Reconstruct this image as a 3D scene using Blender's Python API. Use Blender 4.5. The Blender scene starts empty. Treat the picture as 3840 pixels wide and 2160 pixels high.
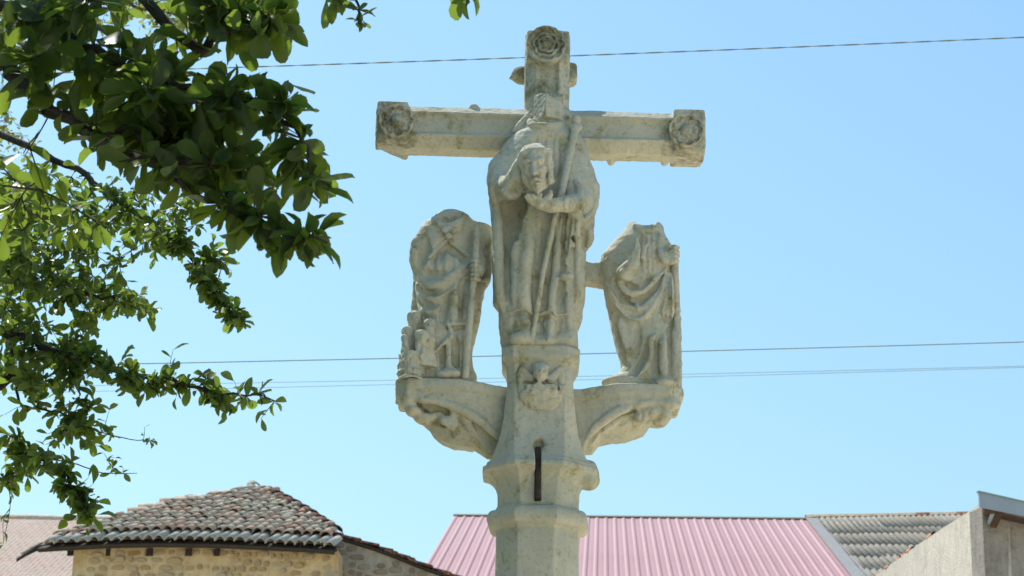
import bpy, bmesh, math, random
import numpy as np
from mathutils import Vector, Matrix
R = math.radians
random.seed(7)
rng = np.random.default_rng(7)

# ------------------------------------------------------------------ camera, sky, sun, exposure
scene = bpy.context.scene
W, H = 3840, 2160                      # the photograph's pixels, used to measure directions
FOCAL, SENSOR = 79.0, 36.0
FPX = W * FOCAL / SENSOR
PITCH, ROLL = R(19.0), R(1.15)
EYE = Vector((0, 0, 1.6))
F_ = Vector((0, math.cos(PITCH), math.sin(PITCH)))
U0 = Vector((0, -math.sin(PITCH), math.cos(PITCH)))
X0_ = Vector((1, 0, 0))
RT = X0_ * math.cos(ROLL) + U0 * math.sin(ROLL)
UP = U0 * math.cos(ROLL) - X0_ * math.sin(ROLL)
cam_d = bpy.data.cameras.new('camera')
cam = bpy.data.objects.new('camera', cam_d)
scene.collection.objects.link(cam)
m3 = Matrix((RT, UP, -F_)).transposed()
cam.matrix_world = Matrix.Translation(EYE) @ m3.to_4x4()
cam_d.lens, cam_d.sensor_width = FOCAL, SENSOR
cam_d.clip_start, cam_d.clip_end = 0.1, 6000
cam_d.dof.use_dof = True
cam_d.dof.focus_distance = 9.2
cam_d.dof.aperture_fstop = 10.0
scene.camera = cam

SUN_EL, SUN_AZ = R(56), R(-40)         # azimuth measured from +Y, clockwise
world = bpy.data.worlds.new('World')
scene.world = world
world.use_nodes = True
wn = world.node_tree
sky = wn.nodes.new('ShaderNodeTexSky')
sky.sky_type = 'NISHITA'
sky.sun_disc = False
sky.sun_elevation = SUN_EL
sky.sun_rotation = SUN_AZ
sky.altitude = 0
sky.air_density = 2.0
sky.dust_density = 1.0
sky.ozone_density = 7.5
bg = wn.nodes['Background']
bg.inputs['Strength'].default_value = 0.125
tint = wn.nodes.new('ShaderNodeMix')            # the air of that day: a little more cyan
tint.data_type, tint.blend_type = 'RGBA', 'MULTIPLY'
tint.inputs[0].default_value = 1.0
tint.inputs[7].default_value = (0.90, 1.0, 1.0, 1)
wn.links.new(sky.outputs['Color'], tint.inputs[6])
wn.links.new(tint.outputs[2], bg.inputs['Color'])
sun_d = bpy.data.lights.new('sun', 'SUN')
sun_d.energy = 5.0
sun_d.angle = R(0.53)
sun_d.color = (1.0, 0.95, 0.86)
sun = bpy.data.objects.new('sun', sun_d)
scene.collection.objects.link(sun)
SUN_DIR = Vector((math.sin(SUN_AZ) * math.cos(SUN_EL), math.cos(SUN_AZ) * math.cos(SUN_EL), math.sin(SUN_EL)))
sun.rotation_euler = SUN_DIR.to_track_quat('Z', 'Y').to_euler()
scene.render.engine = 'CYCLES'
scene.view_settings.view_transform = 'Standard'
scene.view_settings.look = 'None'
scene.view_settings.gamma = 1.0
scene.view_settings.use_curve_mapping = False
scene.view_settings.exposure = 0.34
scene.cycles.max_bounces = 8
scene.cycles.diffuse_bounces = 2
scene.cycles.transparent_max_bounces = 8

# ------------------------------------------------------------------ helpers
COL = scene.collection
def ray(u, v):
    d = F_ + RT * ((u - W / 2) / FPX) + UP * ((H / 2 - v) / FPX)
    return d
def at(u, v, Y):
    """the point in the place at depth Y that is seen in direction (u, v)"""
    d = ray(u, v)
    return EYE + d * ((Y - EYE.y) / d.y)
def on_plane(u, v, p0, n):
    d = ray(u, v)
    return EYE + d * ((p0 - EYE).dot(n) / d.dot(n))
def tag(o, label=None, cat=None, group=None, kind=None):
    if label: o['label'] = label
    if cat: o['category'] = cat
    if group: o['group'] = group
    if kind: o['kind'] = kind
    return o
def empty(name, loc=(0, 0, 0), rz=0.0, parent=None):
    o = bpy.data.objects.new(name, None)
    o.location = loc
    o.rotation_euler = (0, 0, rz)
    o.empty_display_size = 0.2
    COL.objects.link(o)
    if parent: o.parent = parent
    return o
def add_obj(name, mesh, parent=None):
    o = bpy.data.objects.new(name, mesh)
    COL.objects.link(o)
    if parent: o.parent = parent
    return o
def mesh_np(name, verts, faces, mat, smooth=False):
    """verts (n,3); faces (m,k) array of one face size, or a list"""
    me = bpy.data.meshes.new(name)
    if isinstance(faces, np.ndarray):
        m, k = faces.shape
        me.vertices.add(len(verts))
        me.vertices.foreach_set('co', np.asarray(verts, np.float32).ravel())
        me.loops.add(m * k)
        me.loops.foreach_set('vertex_index', faces.astype(np.int32).ravel())
        me.polygons.add(m)
        me.polygons.foreach_set('loop_start', np.arange(0, m * k, k, dtype=np.int32))
        me.update(calc_edges=True)
    else:
        me.from_pydata([tuple(v) for v in verts], [], faces)
        me.update()
    if smooth:
        me.polygons.foreach_set('use_smooth', np.ones(len(me.polygons), bool))
    if mat: me.materials.append(mat)
    return me
class MB:
    """collects simple shapes into one mesh"""
    def __init__(s): s.v, s.f = [], []
    def quad(s, a, b, c, d):
        n = len(s.v); s.v += [a, b, c, d]; s.f.append((n, n + 1, n + 2, n + 3))
    def poly(s, pts):
        n = len(s.v); s.v += list(pts); s.f.append(tuple(range(n, n + len(pts))))
    def box(s, o, ex, ey, ez):
        """box centred at o with half-axis vectors"""
        n = len(s.v); o, ex, ey, ez = map(Vector, (o, ex, ey, ez))
        for sz in (-1, 1):
            for sy in (-1, 1):
                for sx in (-1, 1): s.v.append(o + ex * sx + ey * sy + ez * sz)
        for f in ((0, 2, 3, 1), (4, 5, 7, 6), (0, 1, 5, 4), (2, 6, 7, 3), (0, 4, 6, 2), (1, 3, 7, 5)):
            s.f.append(tuple(n + i for i in f))
    def prism(s, pts, d):
        """polygon pts extruded by vector d, closed"""
        n = len(s.v); k = len(pts); d = Vector(d)
        s.v += [Vector(p) for p in pts] + [Vector(p) + d for p in pts]
        s.f.append(tuple(range(n, n + k))); s.f.append(tuple(range(n + 2 * k - 1, n + k - 1, -1)))
        for i in range(k):
            j = (i + 1) % k
            s.f.append((n + i, n + k + i, n + k + j, n + j))
    def tube(s, pts, rad, seg=6, cap=True):
        pts = [Vector(p) for p in pts]
        if not hasattr(rad, '__len__'): rad = [rad] * len(pts)
        n = len(s.v); a = None
        for i, p in enumerate(pts):
            t = (pts[min(i + 1, len(pts) - 1)] - pts[max(i - 1, 0)])
            t = t.normalized() if t.length > 1e-9 else Vector((0, 0, 1))
            if a is None:
                a = t.orthogonal().normalized()
            a = (a - t * a.dot(t)); a = a.normalized() if a.length > 1e-6 else t.orthogonal().normalized()
            b = t.cross(a)
            for j in range(seg):
                w = 2 * math.pi * j / seg
                s.v.append(p + (a * math.cos(w) + b * math.sin(w)) * rad[i])
        for i in range(len(pts) - 1):
            for j in range(seg):
                k = (j + 1) % seg
                s.f.append((n + i * seg + j, n + i * seg + k, n + (i + 1) * seg + k, n + (i + 1) * seg + j))
        if cap:
            s.f.append(tuple(n + j for j in range(seg - 1, -1, -1)))
            e = n + (len(pts) - 1) * seg
            s.f.append(tuple(e + j for j in range(seg)))
    def mesh(s, name, mat, smooth=False):
        me = mesh_np(name, s.v, s.f, mat, smooth)
        bm = bmesh.new(); bm.from_mesh(me)
        bmesh.ops.recalc_face_normals(bm, faces=bm.faces)
        bm.to_mesh(me); bm.free()
        return me
    def build(s, name, mat, parent=None, smooth=False):
        return add_obj(name, s.mesh(name, mat, smooth), parent)
def spline(pts, n=4):
    """Catmull-Rom through tuples"""
    P = [np.array(p, float) for p in pts]
    if len(P) < 3: return [tuple(p) for p in P]
    P = [2 * P[0] - P[1]] + P + [2 * P[-1] - P[-2]]
    out = []
    for i in range(1, len(P) - 2):
        p0, p1, p2, p3 = P[i - 1:i + 3]
        for k in range(n):
            t = k / n
            out.append(tuple(0.5 * (2 * p1 + (p2 - p0) * t + (2 * p0 - 5 * p1 + 4 * p2 - p3) * t * t + (3 * p1 - p0 - 3 * p2 + p3) * t ** 3)))
    out.append(tuple(P[-2]))
    return out
def smooth01(t):
    t = min(max(t, 0.0), 1.0)
    return t * t * (3 - 2 * t)
def terrain(x, y):
    return 4.0 * smooth01((y - 15) / 20) + 4.5 * smooth01((y - 36) / 30)

# ------------------------------------------------------------------ materials
def new_mat(name):
    m = bpy.data.materials.new(name)
    m.use_nodes = True
    nt = m.node_tree
    return m, nt, nt.nodes['Principled BSDF']
def N(nt, typ, **kw):
    n = nt.nodes.new(typ)
    for k, v in kw.items():
        if k.startswith('i_'):
            n.inputs[k[2:].replace('_', ' ')].default_value = v
        else: setattr(n, k, v)
    return n
def ramp(nt, fac, stops):
    r = nt.nodes.new('ShaderNodeValToRGB')
    el = r.color_ramp.elements
    el[0].position, el[0].color = stops[0][0], (*stops[0][1], 1)
    el[1].position, el[1].color = stops[-1][0], (*stops[-1][1], 1)
    for p, c in stops[1:-1]:
        e = el.new(p); e.color = (*c, 1)
    nt.links.new(fac, r.inputs['Fac'])
    return r.outputs['Color']
def mix(nt, fac, a, b, mode='MIX'):
    m = nt.nodes.new('ShaderNodeMix')
    m.data_type, m.blend_type = 'RGBA', mode
    for sock, val in ((m.inputs[0], fac), (m.inputs[6], a), (m.inputs[7], b)):
        if isinstance(val, bpy.types.NodeSocket): nt.links.new(val, sock)
        elif isinstance(val, (int, float)): sock.default_value = val
        else: sock.default_value = (*val, 1)
    return m.outputs[2]
def noise(nt, scale, detail=4, rough=0.55, coord=None, dist=0.0):
    n = N(nt, 'ShaderNodeTexNoise', i_Scale=scale, i_Detail=detail, i_Roughness=rough, i_Distortion=dist)
    if coord is not None: nt.links.new(coord, n.inputs['Vector'])
    return n.outputs['Fac']
def objco(nt, scale=None):
    t = N(nt, 'ShaderNodeTexCoord')
    if scale is None: return t.outputs['Object']
    mp = N(nt, 'ShaderNodeMapping')
    mp.inputs['Scale'].default_value = scale
    nt.links.new(t.outputs['Object'], mp.inputs['Vector'])
    return mp.outputs['Vector']
def bump(nt, b, h, strength, dist):
    n = N(nt, 'ShaderNodeBump', i_Strength=strength, i_Distance=dist)
    nt.links.new(h, n.inputs['Height'])
    prev = b.inputs['Normal'].links
    if prev: nt.links.new(prev[0].from_socket, n.inputs['Normal'])
    nt.links.new(n.outputs['Normal'], b.inputs['Normal'])
def stone_mat(name, pale, grey, ochre, dark):
    m, nt, b = new_mat(name)
    co = objco(nt)
    big = noise(nt, 3.2, 5, 0.6, co, 0.4)
    mid = noise(nt, 9, 6, 0.65, co, 0.6)
    fine = noise(nt, 55, 5, 0.68, co)
    grit = noise(nt, 240, 3, 0.6, co)
    streak = noise(nt, 10, 5, 0.62, objco(nt, (2.6, 2.6, 0.28)), 0.3)
    # old crust: thickest on the ends of the arms and the head of the cross
    sep = N(nt, 'ShaderNodeSeparateXYZ'); nt.links.new(co, sep.inputs[0])
    def mrange(v, a0, a1, b0, b1):
        n = N(nt, 'ShaderNodeMapRange', interpolation_type='SMOOTHSTEP'); nt.links.new(v, n.inputs[0])
        for i, q in enumerate((a0, a1, b0, b1)): n.inputs[i + 1].default_value = q
        return n.outputs[0]
    ab_ = N(nt, 'ShaderNodeMath', operation='ABSOLUTE'); nt.links.new(sep.outputs['X'], ab_.inputs[0])
    far_x = mrange(ab_.outputs[0], .42, .68, 0, .17); high = mrange(sep.outputs['Z'], 5.2, 6.0, -.02, .22)
    mx = N(nt, 'ShaderNodeMath', operation='MAXIMUM'); nt.links.new(high, mx.inputs[0])
    lo_z = mrange(sep.outputs['Z'], 4.7, 5.1, 0, 1); ml = N(nt, 'ShaderNodeMath', operation='MULTIPLY'); nt.links.new(far_x, ml.inputs[0]); nt.links.new(lo_z, ml.inputs[1]); nt.links.new(ml.outputs[0], mx.inputs[1])
    ad = N(nt, 'ShaderNodeMath', operation='ADD'); nt.links.new(mid, ad.inputs[0]); nt.links.new(mx.outputs[0], ad.inputs[1])
    ad2 = N(nt, 'ShaderNodeMath', operation='MULTIPLY_ADD'); nt.links.new(fine, ad2.inputs[0]); ad2.inputs[1].default_value = .35; nt.links.new(ad.outputs[0], ad2.inputs[2])
    c = mix(nt, ramp(nt, big, [(0.36, (0, 0, 0)), (0.62, (1, 1, 1))]), pale, grey)
    c = mix(nt, ramp(nt, mid, [(0.5, (0, 0, 0)), (0.66, (.8, .8, .8))]), c, ochre)
    c = mix(nt, ramp(nt, streak, [(0.5, (0, 0, 0)), (0.7, (.6, .6, .6))]), c, grey)
    c = mix(nt, ramp(nt, noise(nt, 5, 5, .6, objco(nt, (1.3, 1.3, .8)), .8), [(0.52, (0, 0, 0)), (0.66, (.55, .55, .55))]), c, pale)
    c = mix(nt, ramp(nt, fine, [(0.53, (0, 0, 0)), (0.74, (.5,) * 3)]), c, dark)
    c = mix(nt, ramp(nt, ad2.outputs[0], [(0.745, (0, 0, 0)), (0.97, (.85, .85, .85))]), c, (.13, .135, .085))
    c = mix(nt, ramp(nt, grit, [(0.63, (0, 0, 0)), (0.72, (.55, .55, .55))]), c, dark)
    c = mix(nt, ramp(nt, noise(nt, 22, 5, .7, co, .8), [(0.6, (0, 0, 0)), (0.72, (.65, .65, .65))]), c, (.40, .31, .12))
    c = mix(nt, ramp(nt, noise(nt, 16, 6, .72, objco(nt, (1.2, 1.2, .7)), 1.2), [(0.6, (0, 0, 0)), (0.74, (.6, .6, .6))]), c, (.2, .205, .15))
    nt.links.new(c, b.inputs['Base Color'])
    b.inputs['Roughness'].default_value = 0.92
    b.inputs['Specular IOR Level'].default_value = 0.2
    bump(nt, b, fine, 0.6, 0.006)
    bump(nt, b, grit, 0.5, 0.002)
    return m
STONE = stone_mat('weathered_limestone', (0.61, 0.58, 0.465), (0.45, 0.465, 0.38), (0.47, 0.425, 0.24), (0.19, 0.19, 0.14))
# ------------------------------------------------------------------ sculpting in a distance field
def smin(a, b, k):
    h = np.clip(k - np.abs(a - b), 0, None) / k
    return np.minimum(a, b) - h * h * (k * 0.25)
class Sculpt:
    def __init__(s, lo, hi, h):
        s.lo, s.h = np.array(lo, np.float32), h
        n = np.ceil((np.array(hi) - np.array(lo)) / h).astype(int) + 1
        s.ax = [s.lo[i] + h * np.arange(n[i], dtype=np.float32) for i in range(3)]
        s.d = np.full(n, 0.25, np.float32)
    def blk(s, lo, hi):
        sl = []
        for i in range(3):
            a = int(np.clip(np.floor((lo[i] - s.lo[i]) / s.h), 0, s.d.shape[i]))
            b = int(np.clip(np.ceil((hi[i] - s.lo[i]) / s.h) + 1, 0, s.d.shape[i]))
            sl.append(slice(a, max(a, b)))
        X = s.ax[0][sl[0]][:, None, None]; Y = s.ax[1][sl[1]][None, :, None]; Z = s.ax[2][sl[2]][None, None, :]
        return tuple(sl), X, Y, Z
    def op(s, fn, lo, hi, k, sign=1):
        pad = k + 3 * s.h
        sl, X, Y, Z = s.blk([l - pad for l in lo], [q + pad for q in hi])
        if s.d[sl].size == 0: return
        v = fn(X, Y, Z).astype(np.float32)
        if sign > 0: s.d[sl] = smin(s.d[sl], v, k)
        else: s.d[sl] = -smin(-s.d[sl], v, k)
    def tube(s, pts, k=0.02, sign=1, flat=1.0):
        """chain of (x, y, z, r); flat > 1 squeezes it along y"""
        P = [np.array(p, float) for p in pts]
        lo = np.min([p[:3] - p[3] for p in P], 0); hi = np.max([p[:3] + p[3] for p in P], 0)
        def fn(X, Y, Z):
            best = None
            for a, b in zip(P[:-1], P[1:]):
                e = b[:3] - a[:3]; e2 = e * np.array((1, flat, 1)); L = max(float(e2 @ e2), 1e-9)
                dx, dy, dz = X - a[0], (Y - a[1]) * flat, Z - a[2]
                t = np.clip((dx * e2[0] + dy * e2[1] + dz * e2[2]) / L, 0, 1)
                v = np.sqrt((dx - t * e2[0]) ** 2 + (dy - t * e2[1]) ** 2 + (dz - t * e2[2]) ** 2) - (a[3] + t * (b[3] - a[3]))
                best = v if best is None else np.minimum(best, v)
            return best
        s.op(fn, lo, hi, k, sign)
    def ell(s, c, r, k=0.02, sign=1, rz=0.0, ry=0.0):
        R_ = max(r)
        cz, sz, cy, sy = math.cos(rz), math.sin(rz), math.cos(ry), math.sin(ry)
        def fn(X, Y, Z):
            x, y, z = X - c[0], Y - c[1], Z - c[2]
            x, z = x * cy - z * sy, x * sy + z * cy
            x, y = x * cz + y * sz, -x * sz + y * cz
            k0 = np.sqrt((x / r[0]) ** 2 + (y / r[1]) ** 2 + (z / r[2]) ** 2)
            k1 = np.sqrt((x / r[0] ** 2) ** 2 + (y / r[1] ** 2) ** 2 + (z / r[2] ** 2) ** 2) + 1e-6
            return k0 * (k0 - 1) / k1
        s.op(fn, [c[i] - R_ for i in range(3)], [c[i] + R_ for i in range(3)], k, sign)
    def box(s, c, hf, k=0.01, sign=1, rnd=0.004, rz=0.0, rx=0.0, ry=0.0):
        R_ = float(np.linalg.norm(hf))
        cz, sz, cx, sx, cy, sy = math.cos(rz), math.sin(rz), math.cos(rx), math.sin(rx), math.cos(ry), math.sin(ry)
        def fn(X, Y, Z):
            x, y, z = X - c[0], Y - c[1], Z - c[2]
            x, z = x * cy - z * sy, x * sy + z * cy
            x, y = x * cz + y * sz, -x * sz + y * cz
            y, z = y * cx + z * sx, -y * sx + z * cx
            qx, qy, qz = np.abs(x) - hf[0] + rnd, np.abs(y) - hf[1] + rnd, np.abs(z) - hf[2] + rnd
            return np.sqrt(np.maximum(qx, 0) ** 2 + np.maximum(qy, 0) ** 2 + np.maximum(qz, 0) ** 2) + np.minimum(np.maximum(np.maximum(qx, qy), qz), 0) - rnd
        s.op(fn, [c[i] - R_ for i in range(3)], [c[i] + R_ for i in range(3)], k, sign)
    def body(s, left, right, cy, b, top, bot, n=2.2, k=0.02, rnd=0.03):
        """left/right: [(x,z)]; cy, b: [(z, value)]; a draped mass with those outlines"""
        def tab(l): 
            l = sorted(l, key=lambda q: q[0]); return [q[0] for q in l], [q[1] for q in l]
        zl, xl = tab([(z, x) for x, z in left]); zr, xr = tab([(z, x) for x, z in right])
        zc, vc = tab(cy); zb, vb = tab(b)
        def fn(X, Y, Z):
            z = Z.ravel()
            L = np.interp(z, zl, xl); Rr = np.interp(z, zr, xr); c = np.interp(z, zc, vc); bb = np.interp(z, zb, vb)
            cx = ((L + Rr) / 2)[None, None, :]; hx = np.maximum((Rr - L) / 2, 0.005)[None, None, :]
            c, bb = c[None, None, :], bb[None, None, :]
            q = (np.abs((X - cx) / hx) ** n + np.abs((Y - c) / bb) ** n) ** (1 / n)
            v = (q - 1) * np.minimum(hx, bb)
            w = np.maximum(Z - top, bot - Z)
            return -smin(-v, -w, rnd)
        lo = (min(xl) - .03, min(c for c in vc) - max(vb) - .03, bot - .03); hi = (max(xr) + .03, max(vc) + max(vb) + .03, top + .03)
        s.op(fn, lo, hi, k)
    def front(s, x, z):
        i = int(round((x - s.lo[0]) / s.h)); k = int(round((z - s.lo[2]) / s.h))
        i = min(max(i, 0), s.d.shape[0] - 1); k = min(max(k, 0), s.d.shape[2] - 1)
        col = s.d[i, :, k]
        j = np.argmax(col < 0)
        if not col[j] < 0: return None
        if j == 0: return float(s.ax[1][0])
        t = col[j - 1] / (col[j - 1] - col[j])
        return float(s.ax[1][j - 1] + t * s.h)
    def hit(s, u, v, y0):
        """where the view direction (u, v) meets the front of the mass"""
        y = y0
        for _ in range(5):
            x, z = pix(u, v, y)
            f = s.front(x, z)
            if f is None: return x, y, z
            y = 0.5 * y + 0.5 * f if _ < 3 else f
        x, z = pix(u, v, y)
        return x, y, z
    def fold(s, pts, r, y0, off=0.0, k=0.02, sign=1, n=3, flat=1.0):
        """a ridge (or with sign -1 a groove) drawn on the front of the mass"""
        q = spline(pts, n) if len(pts) > 2 else pts
        m = len(q); out = []
        for i, p in enumerate(q):
            x, y, z = s.hit(p[0], p[1], y0)
            t = i / max(m - 1, 1)
            rr = np.interp(t, np.linspace(0, 1, len(r)), r) if hasattr(r, '__len__') else r
            rr = rr * max(.3, min(1, t / .16, (1 - t) / .16)) ** .6
            if rr <= .0075: out.append((x, y + off - (.002 if sign > 0 else 0), z, rr))
            elif sign > 0: out.append((x, y + off + .1 * rr, z, rr * 1.35))      # broad soft ridge
            else: out.append((x, y + off + .3 * rr, z, rr * 1.25))
        for i in range(1, m - 1):
            a = (out[i - 1][1] + 2 * out[i][1] + out[i + 1][1]) / 4
            out[i] = (out[i][0], a, out[i][2], out[i][3])
        s.tube(out, k * .62, sign, flat)
    def erode(s, amp, cell, seed=1):
        g = np.random.default_rng(seed)
        n = s.d.shape
        m = [int(math.ceil((n[i] - 1) * s.h / cell)) + 2 for i in range(3)]
        a = g.standard_normal(m).astype(np.float32)
        for ax in range(3):
            p = np.arange(n[ax]) * s.h / cell
            i0 = np.floor(p).astype(int); t = (p - i0).astype(np.float32); t = t * t * (3 - 2 * t)
            sh = [1, 1, 1]; sh[ax] = -1; t = t.reshape(sh)
            a = np.take(a, i0, ax) * (1 - t) + np.take(a, i0 + 1, ax) * t
        s.d += amp * a
    def mesh(s, name, mat):
        d = s.d
        d[0] = d[-1] = 1; d[:, 0] = d[:, -1] = 1; d[:, :, 0] = d[:, :, -1] = 1
        ins = d < 0
        c = ins[:-1, :-1, :-1].astype(np.uint8)
        cnt = np.zeros(c.shape, np.uint8)
        for o in range(8):
            i, j, k = o & 1, (o >> 1) & 1, o >> 2
            cnt += ins[i:d.shape[0] - 1 + i, j:d.shape[1] - 1 + j, k:d.shape[2] - 1 + k]
        act = (cnt > 0) & (cnt < 8)
        I, J, K = np.nonzero(act)
        idx = np.full(act.shape, -1, np.int32); idx[I, J, K] = np.arange(len(I))
        pos = np.zeros((len(I), 3), np.float32); num = np.zeros(len(I), np.float32)
        cv = {}
        for o in range(8):
            i, j, k = o & 1, (o >> 1) & 1, o >> 2
            cv[(i, j, k)] = d[I + i, J + j, K + k]
        for ax in range(3):
            for p in (0, 1):
                for q in (0, 1):
                    a = [p, q]; a.insert(ax, 0); b = [p, q]; b.insert(ax, 1)
                    va, vb = cv[tuple(a)], cv[tuple(b)]
                    m = (va < 0) != (vb < 0)
                    t = np.where(m, va / np.where(m, va - vb, 1), 0)
                    for w in range(3):
                        pos[:, w] += np.where(m, a[w] + (t if w == ax else 0), 0)
                    num += m
        pos = pos / num[:, None] + np.stack([I, J, K], 1)
        pos = s.lo + pos * s.h
        quads = []
        for ax in range(3):
            sl0 = [slice(1, -1)] * 3; sl1 = [slice(1, -1)] * 3
            sl0[ax] = slice(0, -1); sl1[ax] = slice(1, None)
            a, b = ins[tuple(sl0)], ins[tuple(sl1)]
            off = [1, 1, 1]; off[ax] = 0
            for flip, m in ((False, a & ~b), (True, ~a & b)):
                P = np.stack(np.nonzero(m), 1) + np.array(off)
                if not len(P): continue
                u, v = [(1, 2), (2, 0), (0, 1)][ax]
                eu = np.eye(3, dtype=int)[u]; ev = np.eye(3, dtype=int)[v]
                q = [P - eu - ev, P - ev, P, P - eu]
                q = np.stack([idx[t[:, 0], t[:, 1], t[:, 2]] for t in q], 1)
                quads.append(q[:, ::-1] if flip else q)
        F = np.concatenate(quads)
        F = F[(F >= 0).all(1)]
        return mesh_np(name, pos, F, mat, True)
    def build(s, name, mat, parent):
        return add_obj(name, s.mesh(name, mat), parent)

# ------------------------------------------------------------------ the stone cross
CROSS_Y, YAW = 9.0, R(1.0)
CX = at(2017, 2100, CROSS_Y - 0.16).x
cross = tag(empty('stone_cross', (CX, CROSS_Y, 0), YAW),
            'tall pale limestone cross carved with three headless saints on brackets', 'cross')
CI = cross.matrix_basis.inverted()
def pix(u, v, y):
    """cross coordinates (x, z) seen in direction (u, v) at the cross's own depth y"""
    o = CI @ EYE; d = CI.to_3x3() @ ray(u, v)
    t = (y - o.y) / d.y
    return o.x + d.x * t, o.z + d.z * t
def crop(x0, y0, sc): return lambda *p: [(x0 + a * sc, y0 + b * sc) for a, b in p] if len(p) > 1 else (x0 + p[0][0] * sc, y0 + p[0][1] * sc)
c1 = crop(1350, 50, .5435); c2 = crop(1750, 500, .41408); c3 = crop(1750, 1000, .41408); c4 = crop(1450, 740, .48309)
c5 = crop(2100, 780, .48309); c6 = crop(1450, 1380, .53839); cA = crop(1800, 340, .31746); cL = crop(1480, 1380, .27609); cR = crop(2080, 1380, .27601)
def xz(pts, y): return [pix(u, v, y) for u, v in pts]
def zof(p, y): return pix(p[0], p[1], y)[1]
def p3(p, y):
    x, z = pix(p[0], p[1], y); return (x, y, z)

# --- shaft, collar and capital: chamfered squares swept up a profile
def pier(sc, prof, k=0.003, rot=0.0, seg_k=0.003):
    """prof: [(z, r, w)]: half width and half width of the front flat"""
    z_, r_, w_ = ([q[i] for q in prof] for i in range(3))
    cr, sr = math.cos(rot), math.sin(rot)
    def fn(X, Y, Z):
        z = Z.ravel()
        r = np.interp(z, z_, r_)[None, None, :]; w = np.interp(z, z_, w_)[None, None, :]
        x = np.abs(X * cr + Y * sr); y = np.abs(-X * sr + Y * cr)
        a = np.maximum(x, y) - r
        b = (x + y) * 0.70711 - (r + w) * 0.70711
        v = -smin(-a, -b, seg_k)
        return np.maximum(v, np.maximum(Z - z_[-1], z_[0] - Z))
    m = max(r_) + .05
    sc.op(fn, (-m, -m, z_[0]), (m, m, z_[-1]), k)
zc_bot = zof(c6((1050, 1078)), -.19); zc_top = zof(c6((1050, 945)), -.19)
TWIST = R(-4.5)
# base and shaft (plain meshes: long, straight, with worn arrises)
mb = MB()
for hw, z0, z1 in ((0.95, -0.3, 0.18), (0.72, 0.18, 0.38), (0.5, 0.38, 0.62)):
    pts = [(-hw, -hw, z0 - .0), (hw, -hw, z0), (hw, hw, z0), (-hw, hw, z0)]
    mb.prism(pts, (0, 0, z1 - z0 + (.003 if hw < .9 else 0)))
mb.build('stepped_base', STONE, cross)
S = Sculpt((-.23, -.23, zc_bot - .95), (.23, .23, zc_bot + .06), .004)
pier(S, [(zc_bot - .9, .172, .0735), (zc_bot + .03, .166, .0725)], rot=TWIST)
S.erode(.0004, .012, 3); S.erode(.0004, .06, 4)
S.build('shaft', STONE, cross)
mb = MB()
low = [(a * .172, b * .172) for a, b in ((-.43, -1), (.43, -1), (1, -.43), (1, .43), (.43, 1), (-.43, 1), (-1, .43), (-1, -.43))]
mb.prism([(a, b, .62) for a, b in low], (0, 0, zc_bot - .89 - .62))
mb.build('lower_shaft', STONE, cross)
S = Sculpt((-.25, -.25, zc_bot - .05), (.25, .25, zc_top + .06), .003)
zm = (zc_bot + zc_top) / 2; hh = (zc_top - zc_bot) / 2
prof = [(zm + hh * math.sin(a), .168 + .036 * math.cos(a) ** .8, (.168 + .036 * math.cos(a)) * .43) for a in np.linspace(-1.5, 1.5, 15)]
pier(S, [(zc_bot - .025, .160, .07)] + prof + [(zc_top + .02, .160, .07)], rot=TWIST)
S.erode(.0005, .012, 5); S.erode(.0005, .05, 6)
S.build('collar_moulding', STONE, cross)
# capital: neck, flaring ring, concave pier, plinth under the bishop
def zz(y6, r): return zof(c6((1050, y6)), -r)
def z3(y3, r): return zof(c3((670, y3)), -r)
prof = [(zc_top - .01, .165, .072), (zz(850, .17), .166, .075), (zz(790, .175), .169, .078), (zz(750, .18), .176, .081), (zz(715, .19), .19, .085), (zz(690, .2), .207, .091), (zz(672, .22), .226, .096), (zz(664, .228), .230, .098),
        (zz(636, .228), .229, .099), (zz(630, .224), .216, .1), (zz(612, .214), .211, .1), (zz(606, .205), .200, .101), (zz(570, .19), .189, .102), (zz(520, .18), .176, .103), (zz(440, .16), .16, .103), (zz(330, .15), .149, .103),
        (zz(200, .14), .141, .104), (z3(1060, .14), .137, .105), (z3(930, .14), .137, .106), (z3(890, .145), .141, .106), (z3(850, .15), .151, .108), (z3(815, .16), .160, .112), (z3(795, .16), .162, .115), (z3(765, .16), .160, .112), (z3(745, .15), .160, .112),
        (z3(720, .16), .163, .11), (z3(700, .155), .155, .105)]
prof.sort()
Z_PL = prof[-1][0]
S = Sculpt((-.28, -.30, prof[0][0] - .02), (.28, .26, prof[-1][0] + .03), .003)
pier(S, prof, rot=R(-1.5))
# broken lump on the right of the ring, chipped corner of the plinth
x, z = pix(*c6((1425, 790)), -.02); S.ell((x - .012, -.05, z), (.045, .06, .045), .025)
x, z = pix(*c6((1440, 730)), -.02); S.ell((x - .02, -.06, z), (.035, .05, .04), .02)
x, z = pix(*c6((1372, 740)), -.1); S.ell((x + .01, -.16, z - .02), (.03, .03, .05), .02, -1)
x, z = pix(*c6((1450, 610)), -.02); S.ell((x + .012, -.08, z), (.03, .06, .035), .015, -1)
x, z = pix(*c3((960, 800)), -.13); S.box((x + .035, -.17, z), (.07, .02, .09), .008, -1, .004, rz=R(40))
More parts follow.
